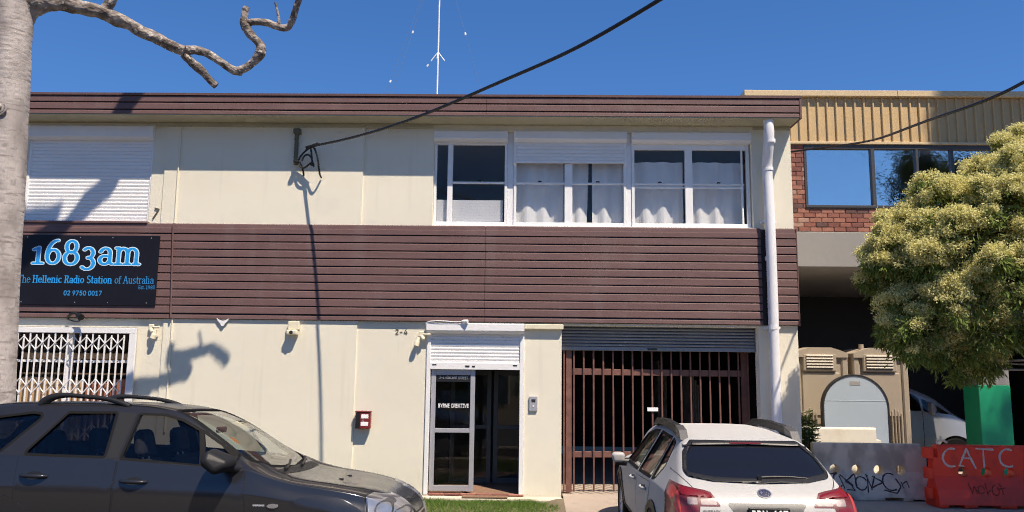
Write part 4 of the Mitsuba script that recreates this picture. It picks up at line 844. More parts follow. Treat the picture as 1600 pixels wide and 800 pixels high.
    for cx_, cz_, r_l in ((.56, .80, .075), (.69, .745, .058)):
        suv.P(k, 'reflector', suv.skin(Point(cx_, cz_).buffer(r_l, 24).difference(Point(cx_, cz_).buffer(r_l * .82, 24)), 'side', lo_, hi_, .0075, .02), 'mat_darkframe', smooth=25)
    suv.P(k, 'lens_rim', suv.skin(hl.buffer(-.004).difference(hl.buffer(-.016)), 'side', lo_, hi_, .0075, .02), 'mat_chrome', smooth=25)
    suv.P(SV, 'indicator', suv.lift(affinity.scale(Point(-.36, .835).buffer(1, 12), .047, .018), 'side', sgn, .012, .014), 'mat_headlight', smooth=25)
    suv.P(SV, 'badge', suv.lift(sbox(-.53, .832, -.43, .846), 'side', sgn, .004), 'mat_alu')
    # mirror
    zf = 0.0 if sgn < 0 else -.20
    h = m3.Manifold.batch_hull([m3.Manifold.sphere(r, 28).translate([x, sgn * y, z + zf]) for x, y, z, r in ((-.85, 1.01, 1.225, .065), (-.86, 1.15, 1.21, .060), (-.80, 1.00, 1.165, .06), (-.80, 1.15, 1.16, .055), (-.73, 1.02, 1.195, .06), (-.745, 1.13, 1.185, .05), (-.86, 1.03, 1.245, .06), (-.86, 1.14, 1.235, .055))])
    k = suv.P(SV, 'mirror', tomesh(h), 'mat_plastic', smooth=50); suv.P(k, 'mirror_arm', tube([(-.70, sgn * .86, 1.13 + zf * .6), (-.74, sgn * .93, 1.14 + zf), (-.78, sgn * 1.02, 1.15 + zf)], [.05, .04, .035], 10, 3), 'mat_black', smooth=50)
    suv.P(SV, 'quarter_trim', suv.lift(rp([(-.80, 1.135), (-.72, 1.19), (-.655, 1.11), (-.70, 1.10)], .006), 'side', sgn, .004, .01), 'mat_plastic')
    headrest_seat(suv, SV, -1.62, sgn * .37, .58); headrest_seat(suv, SV, -2.45, sgn * .38, .56)
    zz = lambda x: float(suv.project(np.array([[x, .54]]), 'top', 1)[0])
    suv.P(SV, 'roof_rail', tube([(x, sgn * .55, zz(x) + h) for x, h in ((-2.68, -.012), (-2.59, .050), (-2.50, .068), (-2.32, .062), (-2.10, .046), (-1.97, .022), (-1.86, -.012))], [.040, .034, .026, .020, .020, .024, .026], 10, 5), 'mat_plastic', smooth=50)
suv.P(SV, 'windscreen', suv.lift(ws, 'top', 1, -.010), 'mat_glass_green', smooth=True); suv.P(SV, 'rear_window', suv.lift(wtail, 'top', 1, -.010), 'mat_glass_dark', smooth=True)
suv.P(SV, 'windscreen_seal', suv.lift(ws.buffer(.01).difference(ws.buffer(-.028)), 'top', 1, .001, .015), 'mat_rubber')
dash = m3.Manifold.batch_hull([m3.Manifold.sphere(.05, 12).translate(p) for p in ((-.62, -.72, .98), (-.62, .72, .98), (-.95, -.72, .93), (-.95, .72, .93), (-.90, -.72, .75), (-.90, .72, .75))]); suv.P(SV, 'dashboard', tomesh(dash), 'mat_seat', smooth=50)
suv.P(SV, 'steering_wheel', tube([(-1.12 + .05 * math.sin(t), -.37 + .18 * math.cos(t), .95 + .17 * math.sin(t)) for t in np.linspace(0, 2 * math.pi, 28)], .015, 8, 1), 'mat_seat', smooth=60)
suv.P(SV, 'interior_mirror', cb(-1.22, -1.19, -.11, .11, 1.40, 1.455, .01), 'mat_black')
suv.P(SV, 'sticker', suv.lift(rp([(-.94, -.50), (-.86, -.53), (-.84, -.47), (-.92, -.445)], .004), 'top', 1, -.012), 'mat_orange')
bn = rp([(-.36, -.60), (-.30, -.66), (.25, -.60), (.52, -.50), (.66, -.36), (.70, 0), (.66, .36), (.52, .50), (.25, .60), (-.30, .66), (-.36, .60), (-.33, 0)], .03)
k = suv.P(SV, 'bonnet', suv.lift(bn.buffer(-.005), 'top', 1, .0035, .006), 'mat_suv', smooth=30); suv.P(k, 'gap', suv.lift(bn.buffer(.004).difference(bn.buffer(-.005)), 'top', 1, .001), 'mat_black')
for y in (-.18, .18): suv.P(k, 'washer_jet', cb(.02, .06, y - .02, y + .02, float(suv.project(np.array([[.04, y]]), 'top', 1)[0]), float(suv.project(np.array([[.04, y]]), 'top', 1)[0]) + .012, .003), 'mat_black')
for y0, y1 in ((-.52, -.02), (.02, .50)):
    zz = lambda x, y: float(suv.project(np.array([[x, y]]), 'top', 1)[0]); ps = [(-.40, y0, zz(-.40, y0) + .03), (-.44, (y0 + y1) / 2, zz(-.44, (y0 + y1) / 2) + .03), (-.50, y1, zz(-.50, y1) + .025)]
    suv.P(SV, 'wiper', tube(ps, .012, 8, 3), 'mat_black')
suv.P(SV, 'cowl', suv.lift(rp([(-.455, -.6), (-.455, .6), (-.37, .58), (-.335, 0), (-.37, -.58)], .01), 'top', 1, .002), 'mat_plastic')
gr = rp([(-.30, .50), (-.30, .72), (.30, .72), (.30, .50)], .03); k = suv.P(SV, 'grille', suv.skin(gr, 'end', .3, 1.2, .003, .02), 'mat_black')
for z in (.54, .59, .64, .69): suv.P(k, 'bar', suv.skin(sbox(-.29, z, .29, z + .016), 'end', .3, 1.2, .010, .02), 'mat_chrome')

# ---- white wagon in the driveway, seen from behind
OB = thing('parked_car', 'white wagon seen from behind in the driveway before the garage gate', 'car')
cx = [0, .04, .10, .18, .30, .43, .55, .68, .78, .86, .96, 1.35, 1.8, 2.3, 2.7, 2.95, 3.25, 3.55, 3.75, 4.0, 4.35, 4.6, 4.74, 4.82]
cur = dict(x=cx,
  zc=[.62, .82, .955, 1.045, 1.130, 1.202, 1.276, 1.350, 1.408, 1.455, 1.474, 1.498, 1.512, 1.508, 1.490, 1.440, 1.310, 1.150, 1.045, .985, .925, .86, .76, .60],
  zr=[.60, .80, .935, 1.025, 1.095, 1.168, 1.242, 1.316, 1.373, 1.416, 1.434, 1.456, 1.470, 1.466, 1.448, 1.400, 1.275, 1.12, 1.02, .955, .89, .82, .72, .57],
  wr=[.66, .73, .755, .765, .755, .735, .710, .685, .660, .635, .615, .60, .595, .60, .61, .625, .65, .68, .70, .69, .62, .52, .42, .30],
  zt=[.58, .76, .86, .925, .955, .97, .98, .985, .988, .99, .99, .985, .97, .96, .95, .94, .93, .92, .91, .88, .82, .74, .66, .54],
  wt=[.70, .79, .825, .845, .858, .868, .875, .88, .884, .887, .89, .895, .90, .90, .90, .90, .90, .90, .90, .89, .84, .74, .62, .44],
  wm=[.74, .83, .865, .885, .897, .905, .91, .913, .915, .917, .918, .92, .92, .92, .92, .92, .92, .92, .92, .915, .87, .78, .66, .48],
  zm=[.55, .62, .66, .68, .70, .70, .70, .70, .70, .70, .70, .70, .70, .70, .70, .70, .70, .70, .70, .69, .64, .58, .54, .50],
  wb=[.66, .74, .78, .80, .81, .82, .82, .82, .82, .82, .82, .82, .82, .82, .82, .82, .82, .82, .82, .81, .77, .68, .56, .40],
  zb=[.46, .38, .33, .31, .30, .29, .28, .27, .26, .26, .26, .26, .26, .26, .26, .26, .26, .26, .26, .26, .25, .26, .28, .34])
OX, OY, OZ = 2.178, -5.72, 0.16
def oplace(v): return np.c_[OX - .968 * v[:, 1], OY + v[:, 0], OZ + v[:, 2]]
ob = Car(cur, oplace)
sw = [rp([(1.12, 1.03), (.98, 1.17), (1.10, 1.385), (1.32, 1.42), (1.27, 1.01)], .03), rp([(1.33, 1.01), (1.38, 1.42), (2.05, 1.435), (2.16, .985)], .03), rp([(2.24, .985), (2.15, 1.435), (2.45, 1.425), (2.80, 1.35), (3.28, 1.07), (3.34, .965)], .03)]
hw = rp([(-.55, 1.446), (.55, 1.446), (.655, 1.345), (.705, 1.20), (.680, 1.155), (.45, 1.120), (0, 1.108), (-.45, 1.120), (-.680, 1.155), (-.705, 1.20), (-.655, 1.345)], .05)
wso = rp([(2.98, -.56), (2.98, .56), (3.3, .63), (3.68, .68), (3.77, 0), (3.68, -.68), (3.3, -.63)], .04)
body = ob.man(ob.outer) - ob.man(ob.loft(.065, .62, 3.6, .42))
for p in sw: body = body - prism(p, 'side', -1.2, 1.2)
body = body - prism(wso, 'top', 1.0, 2.0)
for ax in (1.06, 3.80):
    body = body - m3.Manifold.cylinder(2.2, .395, .395, 48).rotate([90, 0, 0]).translate([ax, 1.1, .345])
ob.P(OB, 'body', tomesh(body), 'mat_whitecar', smooth=32)
ob.P(OB, 'floor_pan', bx(.3, 4.5, -.8, .8, .30, .34), 'mat_black')
k = ob.P(OB, 'rear_window', ob.skin(hw, 'end', -.2, .9, .005, .02), 'mat_reflect_glass', smooth=40)
lip = rp([(-.60, 1.438), (.60, 1.438), (.65, 1.385), (.55, 1.406), (0, 1.415), (-.55, 1.406), (-.65, 1.385)], .008)
ob.P(k, 'spoiler_lip', ob.lift(lip, 'end', -1, .04, .035), 'mat_black', smooth=30); ob.P(k, 'brake_light', ob.lift(sbox(-.16, 1.421, .16, 1.433), 'end', -1, .046, .004), 'mat_lamp_dark')
ob.P(k, 'glass_border', ob.skin(hw.difference(hw.buffer(-.035)), 'end', -.2, .9, .011, .02), 'mat_black', smooth=40)
def zx(y, z): return float(ob.project(np.array([[y, z]]), 'end', -1)[0])
wp = [(y, z) for y, z in ((.0, 1.150), (-.10, 1.158), (-.25, 1.160), (-.38, 1.156), (-.47, 1.150))]; ob.P(k, 'wiper', tube([(zx(y, z) - .022, y, z) for y, z in wp], [.018, .014, .012, .010, .008], 8, 4), 'mat_black', smooth=50)
ob.P(k, 'wiper_hub', cyl((zx(.0, 1.15) - .05, .0, 1.15), (zx(.0, 1.15), .0, 1.15), .022, 12), 'mat_black')
for sgn in (-1, 1):
    M_ = lambda pts, r=.010: rp([(sgn * y, z) for y, z in pts], r)
    fwd = [(rp([(-.3, 1.2), (.60, 1.2), (.57, 1.07), (.46, .90), (.40, .70), (-.3, .70)], .03), 'side', -1.2, 1.2)]
    k = ob.P(OB, 'tail_lamp', ob.skin(M_([(1.05, 1.105), (.86, 1.100), (.56, 1.055), (.505, 1.040), (.425, .925), (.62, .925), (.64, .835), (.80, .80), (1.05, .80)]), 'end', -.3, .7, .006, .02, fwd), 'mat_lamp_dark', smooth=25)
    ob.P(k, 'red_lens', ob.skin(M_([(.79, 1.080), (.56, 1.040), (.515, 1.025), (.488, .992), (.62, 1.000), (.79, 1.012)]), 'end', -.3, .7, .009, .02, fwd), 'mat_lamp_red', smooth=25)
    ob.P(k, 'clear_lens', ob.skin(M_([(.610, .988), (.485, .982), (.455, .938), (.610, .938)]), 'end', -.3, .7, .009, .02, fwd), 'mat_lamp_clear', smooth=25)
    ob.P(k, 'reverse_lens', ob.skin(M_([(.735, .998), (.642, .992), (.642, .940), (.735, .940)]), 'end', -.3, .7, .009, .02, fwd), 'mat_lamp_clear', smooth=25)
    ob.P(k, 'lower_lens', ob.skin(M_([(.80, .925), (.655, .925), (.66, .850), (.79, .825)]), 'end', -.3, .7, .009, .02, fwd), 'mat_lamp_red', smooth=25)
    ob.P(k, 'side_lens', ob.skin(M_([(1.05, 1.085), (.845, 1.080), (.80, 1.06), (.80, .84), (1.05, .83)]), 'end', -.3, .7, .009, .02, [(rp([(-.3, 1.2), (.50, 1.2), (.47, 1.05), (.38, .90), (.33, .70), (-.3, .70)], .03), 'side', -1.2, 1.2)]), 'mat_lamp_bright', smooth=25)
    for p in sw:
        ob.P(OB, 'side_window', ob.lift(p, 'side', sgn, -.012), 'mat_glass_tint', smooth=True); ob.P(OB, 'window_seal', ob.lift(p.buffer(.012).difference(p.buffer(-.016)), 'side', sgn, .0025, .02), 'mat_rubber')
    for q0, q1 in ((1.40, 2.20), (2.22, 3.42)):
        d = rp([(q0, .40), (q0 - .10 if q0 < 2 else q0, .97), (q1, .93), (q1 + .02, .40)], .03); k = ob.P(OB, 'door', ob.lift(d.buffer(-.004), 'side', sgn, .0035, .006), 'mat_whitecar', smooth=30)
        ob.P(k, 'gap', ob.lift(d.buffer(.003).difference(d.buffer(-.004)), 'side', sgn, .0012), 'mat_black'); hx = q0 + .14; hz = .87
        yy = float(ob.project(np.array([[hx, hz]]), 'side', sgn)[0]); ob.P(k, 'handle_recess', ob.lift(affinity.scale(Point(hx + .06, hz).buffer(1, 12), .06, .032), 'side', sgn, .0042), 'mat_plastic')
        ob.P(k, 'handle', tube([(hx - .06, yy + sgn * .006, hz), (hx - .02, yy + sgn * .036, hz), (hx + .14, yy + sgn * .036, hz), (hx + .18, yy + sgn * .006, hz)], .016, 10, 4), 'mat_whitecar', smooth=50)
    for ax in (1.06, 3.80):
        fl = Point(ax, .345).buffer(.475, 32).difference(Point(ax, .345).buffer(.395, 32)).intersection(sbox(0, .36, 5, 1.2)); ob.P(OB, 'wheel_arch', ob.lift(fl, 'side', sgn, .014, .03), 'mat_plastic', smooth=30); wheel(ob, OB, ax, sgn * .80, .345, .225, .225, sgn)
    ob.P(OB, 'sill', ob.lift(sbox(1.5, .27, 3.35, .42), 'side', sgn, .010, .03), 'mat_plastic', smooth=30)
    zz = lambda x: float(ob.project(np.array([[x, sgn * .575]]), 'top', 1)[0]); yr = sgn * .585
    rl = [(yr - sgn * .0, zz(.82)), ]
    prof_r = Polygon([(.96, zz(.98) - .01), (1.03, zz(1.03) + .072), (1.25, zz(1.25) + .105), (1.9, zz(1.9) + .115), (2.40, zz(2.4) + .10), (2.72, zz(2.6) - .0), (2.5, zz(2.4) - .0), (2.30, zz(2.3) + .035), (1.45, zz(1.45) + .035), (1.28, zz(1.28) - .0)])
    k = ob.P(OB, 'roof_rail', ext_xz(prof_r.buffer(-.008).buffer(.008, 4), min(yr - .035, yr + .035), max(yr - .035, yr + .035)), 'mat_plastic', smooth=30)
    ob.P(k, 'rear_foot', ext_xz(Polygon([(.92, zz(.96) - .012), (1.01, zz(1.03) + .078), (1.20, zz(1.2) + .108), (1.16, zz(1.16) - .0)]), min(yr - .042, yr + .042), max(yr - .042, yr + .042)), 'mat_darkframe', smooth=30)
    h = m3.Manifold.batch_hull([m3.Manifold.sphere(r, 16).translate([x, sgn * y, z]) for x, y, z, r in ((3.17, .97, 1.035, .045), (3.17, 1.06, 1.035, .045), (3.25, .97, 1.02, .035), (3.25, 1.05, 1.02, .035), (3.17, .97, .99, .04), (3.17, 1.05, .99, .04))])
    k = ob.P(OB, 'mirror', tomesh(h), 'mat_whitecar', smooth=50); ob.P(k, 'mirror_base', tube([(3.22, sgn * .86, .95), (3.21, sgn * .95, .955), (3.2, sgn * 1.06, .955)], [.055, .05, .04], 10, 3), 'mat_black', smooth=50)
    headrest_seat(ob, OB, 2.45, sgn * .37, .50); headrest_seat(ob, OB, 1.55, sgn * .38, .50)
rc = rp([(-.375, .955), (.375, .955), (.33, .90), (.28, .80), (-.28, .80), (-.33, .90)], .015)
k = ob.P(OB, 'plate_recess', ob.lift(rc, 'end', -1, .002, .0, .03), 'mat_darkframe', smooth=True)
NPx = zx(0, .88) - .05
k = ob.P(OB, 'number_plate', cb(NPx, NPx + .05, -.186, .186, .80, .925, .004), 'mat_black')
tt = meshkit.text_mesh('BDN-10T', .072, .002, True); v = tt.vertices; v[:, 0] -= v[:, 0].min(); v[:, 0] *= .33 / v[:, 0].max(); tt.vertices = np.c_[NPx - .0005 - v[:, 2], .165 - v[:, 0], v[:, 1] + .835]; ob.P(k, 'number', tt, 'mat_text')
# oval badge with six stars
ov = affinity.scale(Point(0, 1.035).buffer(1, 24), .066, .034); k = ob.P(OB, 'badge', ob.lift(ov, 'end', -1, .010, .012, .02), 'mat_chrome', smooth=30)
ob.P(k, 'oval', ob.lift(affinity.scale(ov, .86, .80), 'end', -1, .0125, .004, .02), 'mat_emblem', smooth=30)
def star(y, z, r): return Polygon([(y + (r if i % 2 == 0 else r * .38) * math.cos(i * math.pi / 4), z + (r if i % 2 == 0 else r * .38) * math.sin(i * math.pi / 4)) for i in range(8)])
for y, z, r in ((.028, 1.043, .016), (.002, 1.046, .007), (-.018, 1.042, .007), (-.036, 1.036, .007), (-.010, 1.028, .007), (-.030, 1.022, .007)): ob.P(k, 'star', ob.lift(star(y, z, r), 'end', -1, .014, .002, .02), 'mat_chrome')
def tailtext(s_, y0, z, w, m):
    t = meshkit.text_mesh(s_, .032, .002, True); v = t.vertices; v[:, 0] -= v[:, 0].min(); v[:, 0] *= w / v[:, 0].max(); yy = y0 - v[:, 0]
    xx = ob.project(np.c_[yy, np.full(len(yy), z + .015)], 'end', -1); t.vertices = np.c_[xx - .004 - v[:, 2], yy, v[:, 1] + z]; ob.P(OB, 'lettering', t, m)
tailtext('OUTBACK', .60, .865, .16, 'mat_chrome'); tailtext('2.5i AWD', -.44, .865, .15, 'mat_chrome')
gl = rp([(-.90, .80), (.90, .80), (.90, .55), (-.90, .55)], .03)
ob.P(OB, 'bumper', ob.lift(sbox(-.80, .46, .80, .60), 'end', -1, .02, .03), 'mat_plastic', smooth=30)
for sgn in (-1, 1):                                                       # edges of the tailgate
    e = LineString([(sgn * .60, 1.46), (sgn * .735, 1.32), (sgn * .775, 1.18), (sgn * .66, 1.07), (sgn * .63, .92)]).buffer(.004); ob.P(OB, 'tailgate_gap', ob.skin(e, 'end', -.2, .75, .001, .01), 'mat_darkframe')
ob.P(OB, 'windscreen', ob.lift(wso, 'top', 1, -.010), 'mat_glass_green', smooth=True)

# ---- van in the shade of the undercroft
VN = thing('parked_van', 'silver van parked in the shade behind the portable toilets', 'van')
cx = [-3.4, -3.3, -2.3, -1.0, -.5, -.18, .12, .46, .74, 1.0, 1.2, 1.36, 1.46, 1.50]
cur = dict(x=cx, zc=[1.55, 1.78, 1.86, 1.87, 1.85, 1.80, 1.70, 1.54, 1.31, 1.14, 1.06, .98, .82, .62], zr=[1.5, 1.72, 1.80, 1.81, 1.79, 1.74, 1.64, 1.49, 1.27, 1.10, 1.01, .92, .76, .58],
  wr=[.7, .76, .78, .77, .75, .74, .73, .72, .72, .71, .64, .54, .42, .3], zt=[1.0, 1.2, 1.32, 1.31, 1.30, 1.28, 1.25, 1.22, 1.17, 1.04, .94, .84, .70, .54], wt=[.82, .88, .90, .90, .90, .90, .90, .90, .89, .87, .81, .70, .56, .4],
  wm=[.86, .92, .94, .94, .94, .94, .94, .94, .94, .93, .87, .76, .61, .44], zm=[.7] * 14, wb=[.8] * 10 + [.76, .66, .52, .36], zb=[.3] * 12 + [.32, .38])
van = Car(cur, lambda v: v + [8.43, 5.3, .226], nst=90)
vb = van.man(van.outer) - van.man(van.loft(.06, -3.3, .1, .42)); vs = [rp([(-1.6, 1.32), (-1.6, 1.72), (-.35, 1.70), (-.02, 1.60), (.08, 1.50), (.08, 1.25)], .03), rp([(.13, 1.245), (.13, 1.52), (.40, 1.40), (.72, 1.185)], .02)]
for p in vs: vb = vb - prism(p, 'side', -1.2, 1.2)
vw = rp([(.10, -.60), (.10, .60), (.72, .68), (.80, 0), (.72, -.68)], .04); vb = vb - prism(vw, 'top', 1.2, 2.2) - m3.Manifold.cylinder(2.2, .40, .40, 40).rotate([90, 0, 0]).translate([.76, 1.1, .35])
van.P(VN, 'body', tomesh(vb), 'mat_silver', smooth=32)
for sgn in (-1, 1):
    for p in vs: van.P(VN, 'side_window', van.lift(p, 'side', sgn, -.01), 'mat_glass_dark', smooth=True)
    wheel(van, VN, .76, sgn * .82, .35, .22, .22, sgn); wheel(van, VN, -2.6, sgn * .82, .35, .22, .22, sgn)
    van.P(VN, 'door_gap', van.lift(LineString([(.10, 1.23), (.08, .45)]).buffer(.006), 'side', sgn, .002), 'mat_black')
    h = m3.Manifold.batch_hull([m3.Manifold.sphere(.04, 12).translate([x, sgn * y, z]) for x, y, z in ((.22, 1.0, 1.22), (.22, 1.1, 1.22), (.22, 1.0, 1.42), (.22, 1.1, 1.42), (.30, 1.04, 1.3))]); van.P(VN, 'mirror', tomesh(h), 'mat_silver', smooth=50)
    van.P(VN, 'headlight', van.lift(rp([(1.06, .98), (1.30, .90), (1.42, .76), (1.22, .78)], .01), 'side', sgn, .006, .02, .04), 'mat_headlight', smooth=25)
van.P(VN, 'windscreen', van.lift(vw, 'top', 1, -.01), 'mat_glass_dark', smooth=True)
# ------------------------------------------------------------------ the bare tree at the left
TR = thing('bare_tree', 'pale barked bare tree with lopped limbs at the left edge', 'tree')
part(TR, 'trunk', tube([(-6.16, -3.7, .15), (-6.18, -3.7, .5), (-6.28, -3.7, 2.0), (-6.36, -3.7, 3.7), (-6.44, -3.7, 5.5), (-6.52, -3.7, 6.84), (-6.55, -3.7, 8.5), (-6.50, -3.72, 10.6), (-6.42, -3.78, 12.4), (-6.40, -3.8, 13.6)], [.30, .255, .225, .212, .205, .215, .19, .17, .15, .10], 40, 8, .05, 3, 5.0), 'mat_bark', smooth=60)
part(TR, 'knot', cat(*[tube([(-6.44 + .07 * s * math.cos(t), -3.925 - .012 * (1.1 - s), 5.33 - .02 * (1 - s) + .06 * s * math.sin(t)) for t in np.linspace(2.6, 6.9, 14)], .014, 8, 1) for s in (1.0, 1.5)], tube([(-6.44, -3.88, 5.36), (-6.44, -3.95, 5.35)], [.06, .035], 12, 1)), 'mat_bark', smooth=60)
sh = lambda P: [(a, b - .25, c + .0) for a, b, c in P]
limb = lambda name, pts, rad, s, **k: part(TR, name, tube(pts, rad, 18, 8, .36, s, 7.5), 'mat_limb', smooth=60, **k)
limb('limb', [(-6.52, -3.68, 6.60), (-6.35, -3.64, 6.78), (-6.20, -3.6, 6.86), (-5.99, -3.4, 6.92), (-5.77, -3.2, 6.94), (-5.58, -3.05, 6.90), (-5.39, -2.9, 6.83), (-5.166, -2.800, 6.742), (-4.984, -2.700, 6.675), (-4.818, -2.620, 6.616)], [.20, .15, .115, .095, .090, .090, .080, .076, .072, .068], 1)
limb('limb_fork', [(-4.874, -2.520, 6.667), (-4.781, -2.460, 6.531), (-4.681, -2.380, 6.450), (-4.587, -2.300, 6.348), (-4.485, -2.240, 6.256)], [0.072, 0.060, 0.058, 0.050, 0.050], 2)
limb('limb_fork', [(-4.874, -2.520, 6.667), (-4.728, -2.460, 6.693), (-4.569, -2.400, 6.671), (-4.383, -2.340, 6.562), (-4.255, -2.300, 6.483), (-4.121, -2.280, 6.444)], [0.074, 0.065, 0.060, 0.055, 0.058, 0.062], 3)
limb('limb_fork', [(-4.169, -2.280, 6.472), (-4.018, -2.300, 6.532), (-3.885, -2.330, 6.645), (-3.825, -2.365, 6.755), (-3.878, -2.390, 6.869), (-3.978, -2.410, 6.965), (-4.051, -2.430, 7.081), (-4.061, -2.450, 7.216), (-4.036, -2.465, 7.344)], [0.058, 0.055, 0.062, 0.067, 0.060, 0.058, 0.062, 0.054, 0.046], 4)
limb('limb_fork', [(-4.044, -2.430, 7.119), (-3.898, -2.430, 7.139), (-3.679, -2.395, 7.117), (-3.471, -2.346, 7.092), (-3.386, -2.403, 7.192), (-3.269, -2.530, 7.421), (-3.101, -2.697, 7.719), (-2.858, -2.892, 8.040), (-2.681, -3.035, 8.239)], [0.053, 0.050, 0.048, 0.048, 0.043, 0.041, 0.048, 0.054, 0.054], 5)
limb('twig', [(-3.578, -2.395, 7.118), (-3.605, -2.395, 7.291), (-3.651, -2.395, 7.447)], [.022, .017, .014], 6)
limb('limb_stub', [(-5.72, -3.14, 6.93), (-5.64, -3.14, 7.04), (-5.57, -3.16, 7.16)], [.075, .068, .062], 7)
for p, d, r in (((-4.485, -2.240, 6.256), (.06, .07, -.065), .037), ((-4.036, -2.465, 7.344), (.04, 0, .13), .033), ((-5.57, -3.16, 7.16), (.07, -.02, .12), .055)):
    p, d = np.array(p), np.array(d) / np.linalg.norm(d); part(TR, 'cut_end', tube([p - d * .01, p + d * .008], [r, r * .8], 14, 1), 'mat_cutwood')
limb('upper_limb', [(-6.50, -3.72, 10.4), (-6.1, -3.66, 10.8), (-5.7, -3.55, 10.98), (-5.427, -3.200, 10.865), (-5.172, -2.900, 10.899), (-5.058, -2.750, 10.809), (-5.083, -2.820, 11.008), (-4.943, -2.670, 11.060), (-4.840, -2.570, 11.077)], [.17, .155, .145, .135, .13, .125, .12, .12, .11], 8)
limb('upper_limb', [(-6.42, -3.78, 12.1), (-5.9, -4.0, 12.6), (-5.33, -4.2, 12.95), (-4.84, -4.2, 13.07)], [.15, .13, .12, .12], 9)
limb('twig', [(-5.05, -4.2, 13.02), (-4.98, -4.2, 13.2)], [.03, .02], 10)

# ------------------------------------------------------------------ the flowering tree at the right
FT = thing('flowering_tree', 'dense green tree with cream blossom clusters at the right', 'tree')
part(FT, 'trunk', tube([(8.7, -1.5, .15), (8.6, -1.45, 1.5), (8.45, -1.4, 2.6), (8.3, -1.4, 3.6), (8.1, -1.4, 4.8)], [.16, .13, .11, .09, .05], 16, 5, .08, 2), 'mat_bark', smooth=60)
lr = np.random.default_rng(31)
# lobes of the crown: x, y, z, radius
LOB = [(5.02, -1.5, 4.02, .26), (5.30, -1.5, 4.30, .34), (5.15, -1.3, 3.60, .32), (5.22, -1.6, 3.15, .34), (5.40, -1.2, 2.70, .30), (5.70, -1.5, 4.55, .38), (6.05, -1.7, 4.85, .40), (6.45, -1.5, 5.15, .38), (6.85, -1.5, 5.45, .40), (7.25, -1.6, 5.70, .40), (7.70, -1.5, 5.85, .42), (8.1, -1.5, 5.6, .5),
       (5.75, -1.9, 3.85, .42), (6.15, -2.1, 4.20, .42), (6.60, -2.2, 4.60, .42), (7.05, -2.2, 4.95, .42), (7.45, -2.2, 4.45, .45), (6.95, -2.35, 4.05, .42), (6.45, -2.3, 3.60, .42), (5.95, -2.1, 3.25, .42), (5.65, -1.7, 2.85, .36), (6.05, -1.6, 2.55, .34), (6.40, -2.0, 2.85, .38), (6.85, -2.2, 3.25, .42), (7.30, -2.3, 3.60, .42), (7.70, -2.2, 3.95, .45), (7.75, -2.1, 5.1, .45), (7.3, -2.0, 2.75, .28), (7.75, -2.1, 3.10, .30), (8.1, -2.0, 2.6, .28), (8.1, -1.9, 4.6, .5),
       (6.5, -1.4, 2.42, .28), (7.65, -1.8, 2.35, .24), (6.3, -1.4, 4.1, .5), (7.0, -1.4, 4.6, .55), (7.6, -1.4, 5.0, .55), (6.9, -1.4, 3.5, .55), (7.6, -1.4, 3.9, .55), (6.1, -1.4, 3.1, .45), (5.7, -1.3, 3.7, .42), (5.45, -1.9, 3.75, .30), (5.9, -1.8, 4.35, .34), (7.0, -1.9, 5.2, .34), (6.7, -1.3, 2.5, .3), (7.0, -1.5, 2.95, .4)]
LOB = [(x + (.20 if x < 5.5 else 0), y, z - (.16 if z > 4.2 and y > -1.9 else 0) - (.14 if z > 5 else 0), r * .86) for x, y, z, r in LOB]
for _ in range(150):
    x, y, z, r = LOB[lr.integers(44)]; u = lr.normal(size=3) * [1, .7, 1]; u /= np.linalg.norm(u); LOB.append((x + u[0] * r * 1.15, y + u[1] * r * 1.1, z + u[2] * r * 1.15, lr.uniform(.09, .17)))
lv, lf, lc, fv, ff, fc, tw = [], [], [], [], [], [], []; nl = nf = 0
